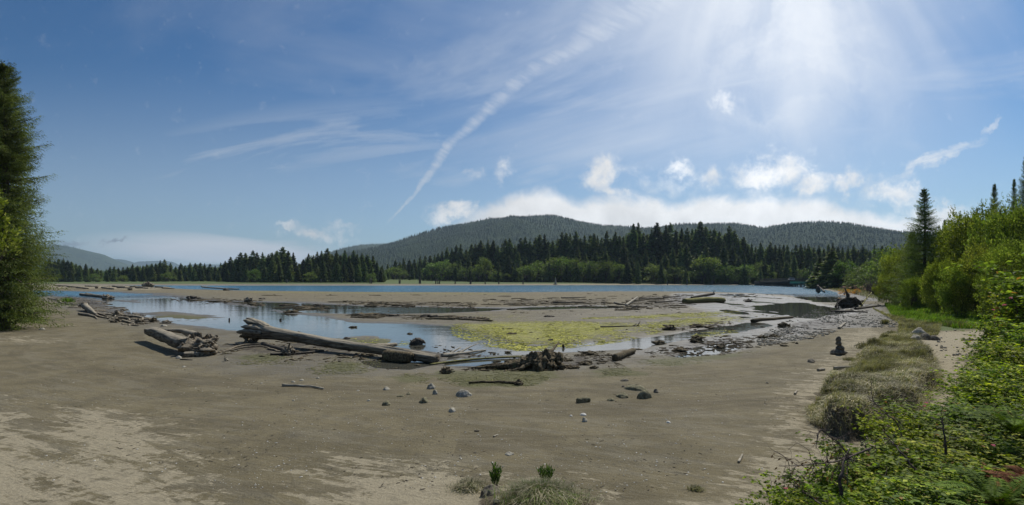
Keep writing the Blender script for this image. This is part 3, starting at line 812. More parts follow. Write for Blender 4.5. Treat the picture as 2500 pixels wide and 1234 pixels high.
def blades(mb, base, h, w, lean, seed=0):
    """grass blades, bent"""
    rs = np.random.default_rng(seed); n = len(base)
    a = rs.uniform(0, 2 * math.pi, n); dirv = np.stack([np.cos(a), np.sin(a), np.zeros(n)], 1)
    b = a + math.pi / 2 + rs.normal(size=n) * .4; sd_ = np.stack([np.cos(b), np.sin(b), np.zeros(n)], 1)
    h = np.asarray(h)[:, None] * np.ones((n, 1)); w = np.asarray(w)[:, None] * np.ones((n, 1)); lean = np.asarray(lean)[:, None] * np.ones((n, 1))
    up = np.array([0, 0, 1.0])
    m_ = base + up * h * 0.6 + dirv * h * lean * 0.35
    t_ = base + up * h * (1 - 0.35 * np.clip(lean, 0, 1.6)) + dirv * h * lean
    V = np.stack([base - sd_ * w / 2, base + sd_ * w / 2, m_ + sd_ * w * .4, m_ - sd_ * w * .4, t_], 1).reshape(-1, 3)
    i = np.arange(n)[:, None] * 5
    mb.add(V, i + np.array([[0, 1, 2, 3]]), i + np.array([[3, 2, 4]]))

# ---- trees
def conifer(h, r, nb, ks, sub, seed, zb=0.06, wf=0.3, droop=0.25, tip=0.5, sprw=0.32, irregular=0.25, trunk_r=None, prof=0.85, dense=1.0):
    rs = np.random.default_rng(seed)
    leaf = MB()
    t = np.sort(rs.uniform(0, 1, nb)) ** 0.85
    z = h * (zb + (0.985 - zb) * t)
    az = np.arange(nb) * 2.399 + rs.normal(size=nb) * 0.5
    lobe = 1 + irregular * (vnoise(az * 1.0 + seed, t * 9, seed=seed) - 0.5) * 2
    L = r * ((1 - t) ** prof * 0.95 + 0.05) * lobe * rs.uniform(0.72, 1.12, nb)
    L *= np.clip(0.72 + t * 3.5, 0, 1)
    rad = np.stack([np.cos(az), np.sin(az), np.zeros(nb)], 1); tan = np.stack([-np.sin(az), np.cos(az), np.zeros(nb)], 1)
    dr = droop * (1 - t) + 0.02 - 0.5 * t ** 3
    for s in np.linspace(0.12, 1.0, ks):
        c = rad * (L * s)[:, None]; c[:, 2] = z - dr * L * s + tip * 0.30 * L * s * s
        w = ((1 - s) * 0.50 + 0.16) * L * sprw / 0.32
        for sg in (-1, 1):
            d = rad * 0.75 + sg * tan * rs.uniform(0.5, 1.1, nb)[:, None] + np.array([0, 0, -0.30]) + rs.normal(size=(nb, 3)) * 0.16
            d = unit(d)
            if sub <= 1:
                diamonds(leaf, c, d, w, w * wf, seed + int(s * 100) + sg, 0.15)
            else:
                for q in range(sub):
                    f = q / sub
                    bb = c + d * (w * f)[:, None]
                    dd = unit(d + rs.normal(size=(nb, 3)) * 0.45 + np.array([0, 0, -0.25]))
                    ln = np.clip(w * 0.9 / sub, 0.06, 0.15)
                    diamonds(leaf, bb, dd, ln, ln * wf, seed + q + int(s * 100), 0.25)
        d = unit(rad + np.array([0, 0, -0.1]) + rs.normal(size=(nb, 3)) * 0.2)
        if sub <= 1: diamonds(leaf, c, d, w * 0.9, w * wf * 0.8, seed + 3, 0.1)
        else:
            for q in range(2): diamonds(leaf, c + rs.normal(size=(nb, 3)) * .05, unit(d + rs.normal(size=(nb, 3)) * .4), np.clip(w * .4, .07, .15), np.clip(w * .4, .07, .15) * wf, seed + 3 + q, .2)
    # leader
    n = 14
    c = np.zeros((n, 3)); c[:, 2] = h * np.linspace(0.93, 1.0, n)
    a = np.arange(n) * 2.4; d = np.stack([np.cos(a), np.sin(a), np.full(n, 0.9)], 1)
    diamonds(leaf, c, d, np.linspace(0.05, 0.015, n) * h * 0.6, np.full(n, 0.008 * h), seed)
    tr = MB(); tr_r = trunk_r or h * 0.013
    tube(tr, [(0, 0, -0.4), (0, 0, h * 0.3), (0.01 * h, 0, h * 0.7), (0, 0, h * 0.985)], [tr_r * 1.2, tr_r, tr_r * 0.5, tr_r * 0.08], 6)
    sel = rs.choice(nb, min(nb, 60 if nb < 200 else 150), replace=False)
    for i_ in sel:
        p0 = np.array([0, 0, z[i_]]); p1 = rad[i_] * L[i_] * .5 + [0, 0, z[i_] - dr[i_] * L[i_] * .5]
        p2 = rad[i_] * L[i_] * .9 + [0, 0, z[i_] - dr[i_] * L[i_] * .9 + tip * .24 * L[i_]]
        tube(tr, [p0, p1, p2], [tr_r * 0.18 + .008, tr_r * 0.1 + .005, 0.004], 3, cap=False)
    return tr, leaf
def broadleaf(h, rx, rz, nclump, nleaf, ls, seed, base=0.15, stems=5, spiky=0.0, skew=1.0, stem_r=0.06):
    """leafy crown of separate clumps on forking stems"""
    rs = np.random.default_rng(seed)
    leaf = MB(); wood = MB()
    cz = h - rz
    dirs = unit(rs.normal(size=(nclump, 3)) * np.array([1, 1, 0.9])); dirs[:, 2] = np.where(dirs[:, 2] < -0.75, -dirs[:, 2], dirs[:, 2])
    rad = rs.uniform(0.45, 0.97, nclump) ** 0.6
    lump = 0.75 + 0.5 * vnoise(dirs[:, 0] * 1.7 + seed, dirs[:, 1] * 1.7, dirs[:, 2] * 1.7, seed)
    C = dirs * (rad * lump)[:, None] * np.array([rx, rx * skew, rz]) + np.array([0, 0, cz])
    C[:, 2] = np.maximum(C[:, 2], h * base)
    crs = rs.uniform(0.10, 0.34, nclump) * min(rx, rz)
    per = np.maximum((nleaf * crs ** 2 / (crs ** 2).sum()).astype(int), 8)
    for i in range(nclump):
        n = per[i]
        v = unit(rs.normal(size=(n, 3))); q = rs.uniform(0.15, 1, n) ** 0.5
        p = C[i] + v * (q * crs[i])[:, None] * np.array([1.15, 1.15, 0.75])
        out = unit(p - np.array([0, 0, cz * 0.7]))
        d = unit(v * 0.6 + out * 0.7 + rs.normal(size=(n, 3)) * 0.6 + np.array([0, 0, spiky * 1.2]))
        L = ls * rs.uniform(0.6, 1.3, n)
        nn = unit(np.array([0, 0, 1.0]) + rs.normal(size=(n, 3)) * 0.7)
        diamonds(leaf, p, d, L, L * rs.uniform(0.4, 0.62, n), seed + i, 0.15, side=unit(np.cross(d, nn)))
        if spiky:
            # long shoots poking out of the crown
            m_ = 4
            o = C[i] + out[:m_] * crs[i] * 0.8
            for k in range(m_):
                dd = unit(out[k] + np.array([0, 0, 0.8]) + rs.normal(size=3) * .3)
                tt = np.linspace(0.0, 1, 9)
                pts = o[k] + dd * (tt * crs[i] * 1.3 * spiky)[:, None]
                ld = unit(dd + rs.normal(size=(9, 3)) * 0.8)
                diamonds(leaf, pts, ld, ls * (1.1 - .5 * tt), ls * .5 * (1.1 - .5 * tt), seed + k + i)
    st = rs.choice(nclump, min(nclump, stems * 6), replace=False)
    for k, i in enumerate(st):
        a = (k % stems) / stems * 6.283; b0 = np.array([math.cos(a), math.sin(a), 0]) * 0.12 * rx * (stems > 1) + [0, 0, -0.25]
        m1 = b0 * [2.2, 2.2, 0] + [0, 0, h * (0.22 + 0.1 * rs.random())]
        m2 = (m1 + C[i]) / 2 + rs.normal(size=3) * 0.06 * rx + [0, 0, 0.05 * h]
        tube(wood, smooth_path([b0, m1, m2, C[i]], 8), np.linspace(stem_r, stem_r * 0.15, 8), 5, cap=False)
    return wood, leaf
def shrub(h, spread, nst, nodes, ls, seed, arch=0.5, leaflets=3, stem_r=0.008):
    """near thicket: arching canes carrying leaflets in threes"""
    rs = np.random.default_rng(seed); leaf = MB(); wood = MB()
    B = []; D = []
    for i in range(nst):
        a = rs.uniform(0, 6.283); rr = spread * math.sqrt(rs.random()); b0 = np.array([math.cos(a) * rr * .55, math.sin(a) * rr * .55, -0.1])
        hh = h * rs.uniform(0.40, 1.10); oa = a + rs.normal() * 0.7
        o = np.array([math.cos(oa), math.sin(oa), 0])
        p = [b0, b0 + o * 0.12 * hh + [0, 0, hh * .5], b0 + o * hh * arch * .55 + [0, 0, hh * .9], b0 + o * hh * arch + [0, 0, hh * (1.0 - .1 * arch)]]
        P = smooth_path(p, 9, 0.10 * h, seed * 50 + i)
        tube(wood, P, np.linspace(stem_r, stem_r * .3, 9), 4, cap=False)
        for j in range(nodes):
            t = 0.22 + 0.78 * (j + rs.random()) / nodes
            k = t * 8; k0 = min(int(k), 7); q = P[k0] + (P[k0 + 1] - P[k0]) * (k - k0)
            sa = rs.uniform(0, 6.283); sd_ = np.array([math.cos(sa), math.sin(sa), rs.uniform(-.1, .7)])
            ln = h * rs.uniform(0.08, 0.26)
            for s in (0.45, 0.75, 1.0):
                B.append(q + sd_ * ln * s + rs.normal(size=3) * .02); D.append(sd_)
    B = np.array(B); D = np.array(D); n = len(B)
    for k in range(leaflets):
        ang = (k - (leaflets - 1) / 2) * 1.0
        c, s = math.cos(ang), math.sin(ang)
        d = np.stack([D[:, 0] * c - D[:, 1] * s, D[:, 0] * s + D[:, 1] * c, D[:, 2] * .4], 1) + rs.normal(size=(n, 3)) * .28
        L = ls * rs.uniform(.65, 1.3, n)
        nn = unit(np.array([0.15, 0.2, 1.0]) + rs.normal(size=(n, 3)) * .75)
        diamonds(leaf, B, d, L, L * rs.uniform(.52, .72, n), seed + k, .2, side=unit(np.cross(unit(d), nn)))
    return wood, leaf
def fern(nf, L, seed, width=0.16):
    rs = np.random.default_rng(seed); mb = MB()
    for i in range(nf):
        a = i * 2.399 + rs.normal() * .2; o = np.array([math.cos(a), math.sin(a), 0]); l = L * rs.uniform(.7, 1.1)
        up = rs.uniform(0.6, 1.1)
        t = np.linspace(0, 1, 40)
        P = o * (l * (t * .62 + t * t * .2))[:, None]; P[:, 2] = l * (up * t - 0.62 * up * t ** 2.4)
        tube(mb, P[::5], np.linspace(.006, .002, 8), 3, cap=False)
        tg = unit(np.gradient(P, axis=0)); sdv = unit(np.cross(tg, [0, 0, 1.0])); nrm = np.cross(sdv, tg)
        w = l * width * np.sin(np.clip(t * .92 + .08, 0, 1) * math.pi) ** 0.6 + .01
        for sg in (-1, 1):
            d = sdv * sg + tg * .28 + rs.normal(size=(40, 3)) * .05
            diamonds(mb, P[3:], d[3:], w[3:], np.full(37, l * .030), seed + i, .12, side=unit(np.cross(unit(d[3:]), nrm[3:])))
    return mb
def fin(mb, name, mat, smooth=False):
    me = mb.mesh(name, smooth); me.materials.append(mat); return me

# ------------------------------------------------------------------ hills
def build_hill(name, prof, D, front, back, seed, mat, dx=None, tree=0, treeh=18, label=None):
    """a ridge with the given skyline; slopes down to the viewer and away"""
    xs = np.array([p[0] for p in prof], float); ys = np.array([p[1] for p in prof], float)
    n = 260; px = np.linspace(xs[0], xs[-1], n); m = 46
    prof_h = (HZ - np.interp(px, xs, ys)) / F * D + H
    u = np.linspace(-1, 1, m)
    PX, U = np.meshgrid(px, u, indexing='ij')
    Yd = D + np.where(U < 0, U * front, U * back)
    X = (PX - 1250) / F * (D + U * 0); Y = Yd
    sh = np.cos(np.clip(np.abs(U), 0, 1) * math.pi / 2) ** 1.15
    nz = fbm(X / 420.0, Y / 420.0, oct=5, seed=seed) - 0.5
    hh = prof_h[:, None]
    Z = hh * sh + nz * hh * 0.38 * (np.sin(np.abs(U) * math.pi)) - 14 * (np.abs(U) > 0.97) - 2
    V = np.stack([X, Y, Z], -1).reshape(-1, 3)
    i = np.arange(n - 1)[:, None]; j = np.arange(m - 1)[None, :]
    Q = np.stack([i * m + j, (i + 1) * m + j, (i + 1) * m + j + 1, i * m + j + 1], -1).reshape(-1, 4)
    me = fast_mesh(name, V, Q, None, True); me.materials.append(mat)
    tag(link(name, me), kind='structure')
    if tree:
        rs = np.random.default_rng(seed)
        a = rs.uniform(0, n - 1.001, tree); b = (rs.uniform(0, 1, tree) ** 0.75) * (m / 2 + 3)
        b = np.clip(m / 2 + 2.5 - b, 0, m - 1.001)
        a0 = a.astype(int); b0 = b.astype(int); fa = a - a0; fb = b - b0
        G = V.reshape(n, m, 3)
        p = (G[a0, b0] * ((1 - fa) * (1 - fb))[:, None] + G[a0 + 1, b0] * (fa * (1 - fb))[:, None] + G[a0, b0 + 1] * ((1 - fa) * fb)[:, None] + G[a0 + 1, b0 + 1] * (fa * fb)[:, None])
        hgt = treeh * rs.uniform(0.55, 1.25, tree) * (0.7 + .6 * vnoise(p[:, 0] / 90, p[:, 1] / 90, seed=seed + 1))
        if label == 'clear':
            pass
        mb = MB(); S = 5
        ang = np.linspace(0, 2 * math.pi, S, endpoint=False)
        for (zl, zt, rr) in ((0.05, 0.62, 0.21), (0.40, 1.0, 0.13)):
            ph = rs.uniform(0, 6.28, tree)
            ring = np.stack([np.cos(ang[None] + ph[:, None]), np.sin(ang[None] + ph[:, None]), np.zeros((tree, S))], -1) * (hgt * rr)[:, None, None] * rs.uniform(.7, 1.3, (tree, S, 1))
            ring = ring + p[:, None, :]; ring[:, :, 2] += (hgt * zl)[:, None]
            ap = p.copy(); ap[:, 2] += hgt * zt
            V_ = np.concatenate([ring, ap[:, None, :]], 1).reshape(-1, 3)
            base = (np.arange(tree) * (S + 1))[:, None]
            T_ = np.concatenate([base + np.array([[k, (k + 1) % S, S]]) for k in range(S)])
            mb.add(V_, None, T_)
        me = fin(mb, 'hillside_forest', M['hilltrees'])
        tag(link('hillside_forest', me), 'dark conifer forest covering the ' + label, 'forest', kind='stuff')

def hill_mat(name, c1, c2, sc=0.012):
    m, T, b = new_mat(name)
    pos = T.new('ShaderNodeNewGeometry').outputs['Position']
    n1 = T.noise(pos, sc, 6.0, 0.62); n2 = T.noise(pos, sc * 7, 5.0, 0.7)
    col = T.mix(T.ss(n1, .35, .65), c1, c2)
    col = T.mix(T.ss(n2, .45, .7, 0, .6), col, tuple(x * .45 for x in c1))
    T.l.new(col, b.inputs['Base Color']); b.inputs['Roughness'].default_value = 0.95
    b.inputs['Specular IOR Level'].default_value = 0.1
    bump(T, b, n2, 1.0, 12.0)
    return m
M['hill'] = hill_mat('forested_hill', (0.026, 0.044, 0.022), (0.050, 0.072, 0.032))
M['hillfar'] = hill_mat('distant_forested_hill', (0.030, 0.046, 0.024), (0.060, 0.080, 0.036), 0.004)
M['clearcut'] = hill_mat('regrowing_clearing', (0.075, 0.120, 0.035), (0.110, 0.160, 0.050), 0.02)
def hilltree_mat():
    m, T, b = new_mat('hill_conifers')
    ri = T.new('ShaderNodeNewGeometry').outputs['Random Per Island']
    pos = T.new('ShaderNodeNewGeometry').outputs['Position']
    col = T.mix(ri, (0.016, 0.032, 0.015), (0.032, 0.054, 0.023))
    col = T.mix(T.ss(T.noise(pos, 0.0045, 6.0, 0.65), 0.50, 0.58, 0, .75), col, (0.072, 0.100, 0.036))
    col = T.mix(T.ss(T.noise(pos, 0.003, 5.0, 0.6), 0.53, 0.60, 0, .7), col, (0.012, 0.026, 0.014))
    T.l.new(col, b.inputs['Base Color']); b.inputs['Roughness'].default_value = 0.9
    return m
M['hilltrees'] = hilltree_mat()

build_hill('hill', [(-500, 600), (-200, 590), (0, 590), (118, 597), (150, 599), (180, 606), (215, 626), (250, 643), (300, 657), (360, 668), (420, 678), (480, 690)], 5200, 1900, 1200, 1, M['hillfar'], tree=9000, treeh=16, label='steep mountain behind the left shore')
build_hill('hill', [(170, 690), (230, 650), (262, 636), (292, 633), (318, 645), (345, 658), (420, 672), (520, 690)], 7600, 1800, 1200, 2, M['hillfar'])
build_hill('hill', [(300, 690), (340, 648), (352, 639), (385, 637), (408, 638), (422, 650), (470, 654), (505, 646), (540, 647), (600, 656), (720, 672), (820, 690)], 9200, 1500, 900, 3, M['hillfar'])
build_hill('hill', [(790, 690), (830, 634), (862, 612), (890, 602), (925, 598), (960, 597), (1010, 604), (1080, 630), (1200, 680)], 4000, 1100, 900, 4, M['hillfar'], tree=3500, treeh=12, label='low hill left of the big round hill')
build_hill('hill', [(820, 690), (880, 640), (930, 616), (980, 600), (1040, 585), (1100, 568), (1150, 557), (1200, 548), (1260, 541), (1335, 541), (1395, 549), (1440, 556), (1520, 563), (1600, 580), (1720, 600), (1900, 650), (2000, 690)], 2700, 1300, 900, 5, M['hill'], tree=20000, treeh=11, label='big round hill behind the far shore')
build_hill('hill', [(1380, 690), (1450, 590), (1520, 566), (1600, 560), (1700, 555), (1760, 558), (1820, 571), (1900, 590), (2050, 690)], 2350, 900, 700, 6, M['hill'], tree=8000, treeh=10, label='ridge behind the tallest trees')
build_hill('hill', [(1640, 690), (1740, 610), (1820, 572), (1880, 555), (1940, 549), (1990, 551), (2050, 560), (2100, 572), (2180, 576), (2240, 578), (2330, 580), (2480, 590), (2700, 600), (2900, 690)], 2000, 1000, 700, 7, M['hill'], tree=16000, treeh=10, label='long hill behind the bridge')
build_hill('hill', [(2060, 690), (2100, 640), (2140, 603), (2180, 584), (2240, 582), (2320, 600), (2400, 690)], 1500, 300, 300, 8, M['clearcut'])

# ------------------------------------------------------------------ forest on the far shore
CON = []
for k in range(9):
    tr, lf = conifer(1.0, 0.160 + 0.03 * (k % 3), 240, 6, 1, 100 + k, zb=0.02, wf=0.55, droop=0.28, tip=0.25, sprw=0.40, irregular=0.35, trunk_r=0.010, prof=(0.62, 0.84, 0.74)[k % 3])
    CON.append([('trunk', fin(tr, 'conifer_trunk', M['bark'])), ('crown', fin(lf, 'conifer_crown', M['conifer']))])
ALD = []
for k in range(5):
    wd, lf = broadleaf(1.0, 0.42, 0.46, 46, 1700, 0.055, 200 + k, 0.04, 3, stem_r=0.02)
    ALD.append([('trunk', fin(wd, 'alder_trunk', M['bark'])), ('crown', fin(lf, 'alder_crown', M['alder']))])
TX = [-400, 118, 180, 220, 240, 300, 380, 400, 420, 480, 530, 560, 600, 640, 670, 690, 715, 730, 745, 800, 860, 900, 925, 945, 990, 1050, 1110, 1200, 1280, 1340, 1480, 1540, 1600, 1700, 1790, 1820, 1850, 1900, 2000, 2060, 2110, 2160, 2240, 2700]
TY = [620, 634, 640, 650, 658, 652, 640, 638, 650, 642, 650, 634, 618, 622, 606, 600, 620, 648, 622, 612, 618, 622, 640, 650, 636, 626, 608, 594, 590, 578, 576, 558, 556, 550, 560, 584, 600, 600, 596, 600, 604, 600, 610, 610]
def topy(px): return float(np.interp(px, TX, TY))
YX = [-400, 118, 500, 590, 650, 900, 935, 950, 1060, 1200, 1500, 1800, 1900, 2160, 2700]
YY = [420, 440, 470, 410, 385, 385, 400, 540, 500, 440, 390, 372, 350, 330, 320]
def stand_of(px):
    if px < 240: return ('dark conifer in the dense forest edge just right of the big left spruce', 'conifers of the forest beside the left spruce')
    if px < 540: return ('dark conifer in the low tree line in front of the blue mountains', 'conifers of the low tree line under the blue mountains')
    if px < 735: return ('broad dark conifer in the clump left of the notch in the tree line', 'conifers of the clump left of the notch')
    if px < 945: return ('broad dark conifer on the wooded point right of the notch', 'conifers of the wooded point')
    if px < 1200: return ('dark conifer in the forest at the foot of the round hill', 'conifers at the foot of the round hill')
    if px < 1500: return ('tall dark conifer in the forest edge behind the bright alders', 'conifers behind the bright alders')
    if px < 1840: return ('towering dark conifer in the tallest stand of the far shore', 'conifers of the tallest stand')
    return ('slim dark conifer in the forest behind the bridge', 'conifers behind the bridge')
rs = np.random.default_rng(11)
def far_tree(px, frac, dY, k):
    Yb = float(np.interp(px, YX, YY)) + dY
    zt = H + (HZ - topy(px)) / F * Yb
    hgt = max(5.0, zt * frac)
    X = (px - 1250) / F * Yb
    z = max(gz(X, Yb), 0.1) - 0.1
    lb, gr = stand_of(px)
    if dY < -40: lb = 'small dark conifer standing in front of the alders, ' + lb.split(' in ')[-1].split(' at ')[-1]; gr = 'low conifers among the alders, ' + gr
    elif dY < -15: lb = 'shorter front ' + lb.replace('towering ', '').replace('tall ', '').replace('slim ', ''); gr = 'front row ' + gr
    wide = 1.22 if 590 < px < 930 else (1.25 if px < 590 else 1.05)
    s = hgt * (1.05 if px < 1840 else .9) * wide * rs.uniform(0.85, 1.2)
    place(CON[k % 9], 'conifer_tree', lb, 'tree', (X, Yb, z), rs.uniform(0, 6.28), gr, (s, s, hgt - z * .6))
k = 0
px = 112.0
while px < 2170:
    far_tree(px, rs.uniform(0.88, 1.10), rs.uniform(-6, 8), k); k += 1
    px += rs.uniform(8.5, 14.5)
px = 118.0
while px < 2160:
    far_tree(px, rs.uniform(0.48, 0.80), rs.uniform(-34, -22), k); k += 1
    px += rs.uniform(13, 27)
px = 1000.0
while px < 1950:
    far_tree(px, rs.uniform(0.26, 0.50), rs.uniform(-52, -44), k); k += 1
    px += rs.uniform(24, 62)
NCON = k
def forest_mass():
    mb = MB(); rs2 = np.random.default_rng(12); src = []
    for c in CON[:6]:
        me = c[1][1]; v = np.empty(len(me.vertices) * 3); me.vertices.foreach_get('co', v); src.append(v.reshape(-1, 3)[::1])
    for i in range(1250):
        px = rs2.uniform(-300, 2600) if i > 1000 else (rs2.uniform(100, 2180) if i > 350 else rs2.uniform(110, 620))
        Yb = float(np.interp(px, YX, YY)) + rs2.uniform(10, 90)
        zt = H + (HZ - topy(px)) / F * Yb
        hgt = zt * rs2.uniform(0.72, 0.95); X = (px - 1250) / F * Yb
        P = src[i % 6]
        n4 = (len(P) // 4) * 4
        Q = P[:n4].reshape(-1, 4, 3)[::2].reshape(-1, 3)
        s = hgt * rs2.uniform(1.0, 1.4) * (1.2 if px < 590 else 1.0); a = rs2.uniform(0, 6.28)
        V = np.stack([Q[:, 0] * math.cos(a) - Q[:, 1] * math.sin(a), Q[:, 0] * math.sin(a) + Q[:, 1] * math.cos(a), Q[:, 2]], 1) * [s, s, hgt] + [X, Yb, 0]
        mb.add(V, np.arange(len(V)).reshape(-1, 4))
    return mb
me = fin(forest_mass(), 'forest', M['conifer'])
tag(link('forest', me), 'depths of the conifer forest behind the front trees of the far shore', 'forest', kind='stuff')
ald = [(232, 672, 30), (410, 668, 26), (300, 676, 20), (620, 662, 32), (760, 668, 34), (905, 672, 24), (965, 658, 40), (985, 668, 30), (1060, 650, 52), (1082, 642, 56), (1112, 648, 48), (1140, 656, 44), (1172, 650, 40), (1186, 634, 44), (1212, 668, 34),
       (1236, 672, 30), (1290, 648, 56), (1315, 642, 58), (1352, 634, 60), (1376, 632, 60), (1402, 636, 56), (1430, 640, 52), (1452, 644, 50), (1482, 642, 50), (1508, 646, 40), (1596, 648, 56), (1612, 656, 50), (1650, 652, 50), (1684, 664, 36), (1722, 626, 70),
       (1740, 634, 60), (1772, 648, 48), (1800, 650, 54), (1818, 648, 54), (1842, 662, 40), (1856, 640, 50), (1880, 660, 40), (1912, 664, 30), (1930, 658, 34), (1956, 656, 38), (1976, 660, 34)]
for i, (px, ty, wpx) in enumerate(ald):
    Yb = float(np.interp(px, YX, YY)) - (40 if px < 1840 else 28)
    if px < 1040: lb, gr = 'small green broadleaf tree at the foot of the left conifers', 'broadleaf trees under the left conifers'
    elif px < 1260: lb, gr = 'bright green alder at the forest edge below the round hill', 'alders below the round hill'
    elif px < 1520: lb, gr = 'bright green alder in the row along the middle of the far shore', 'alders along the middle far shore'
    elif px < 1840: lb, gr = 'pale green alder at the foot of the tallest conifers', 'alders under the tallest conifers'
    else: lb, gr = 'rounded grey green tree standing behind the bridge', 'rounded trees behind the bridge'
    X = (px - 1250) / F * Yb
    hgt = H + (HZ - ty) / F * Yb; z = max(gz(X, Yb), 0.2) - .2
    w = wpx * Yb / F
    place(ALD[i % 5], 'alder_tree', lb, 'tree', (X, Yb, z), rs.uniform(0, 6.28), gr, (w * 1.25, w * 1.25, hgt))
# posts and snags of the old mill along the far shore
posts = [(700, 690, 8), (784, 692, 10), (835, 692, 10), (864, 692, 8), (903, 690, 12), (907, 691, 11), (975, 692, 11), (977, 692, 9), (1024, 690, 16), (1027, 692, 12), (1064, 690, 12), (1069, 691, 12), (1073, 691, 9), (1111, 691, 8), (1149, 692, 9), (1185, 690, 7), (1218, 690, 8),
         (1277, 690, 8), (1629, 691, 10), (1677, 692, 14), (1738, 692, 14)]
for i, (px, by, hp) in enumerate(posts):
    Yb = 318.0 if px > 880 else 330.0
    X = (px - 1250) / F * Yb
    mb = MB(); z = gz(X, Yb)
    hh = hp * Yb / F
    tube(mb, smooth_path([(0, 0, -.4), (rs.normal() * .1, 0, hh * .5), (rs.normal() * .25, 0, hh)], 6), np.array([.55, .5, .48, .46, .42, .36]) * rs.uniform(.6, 1.2), 7, fl=.3, seed=i)
    tag(link('old_post', fin(mb, 'old_post', M['pile']), loc=(X, Yb, z)), 'weathered upright post on the far shore flat before the forest', 'post', 'old posts along the far shore')
mb = MB()
tube(mb, smooth_path([(0, 0, -.3), (.1, 0, 1.5), (0, 0, 4.4)], 8), np.linspace(1.0, .12, 8), 7, fl=.3, seed=3)
tube(mb, [(0, 0, .8), (1.5, 0, .1)], [.5, .1], 5); tube(mb, [(0, 0, .8), (-1.4, .2, .1)], [.5, .1], 5)
X = (1356 - 1250) / F * 315
tag(link('tree_stump', fin(mb, 'pale_stump', M['palewood']), loc=(X, 315, gz(X, 315))), 'bleached white stump standing alone on the middle far shore', 'stump')

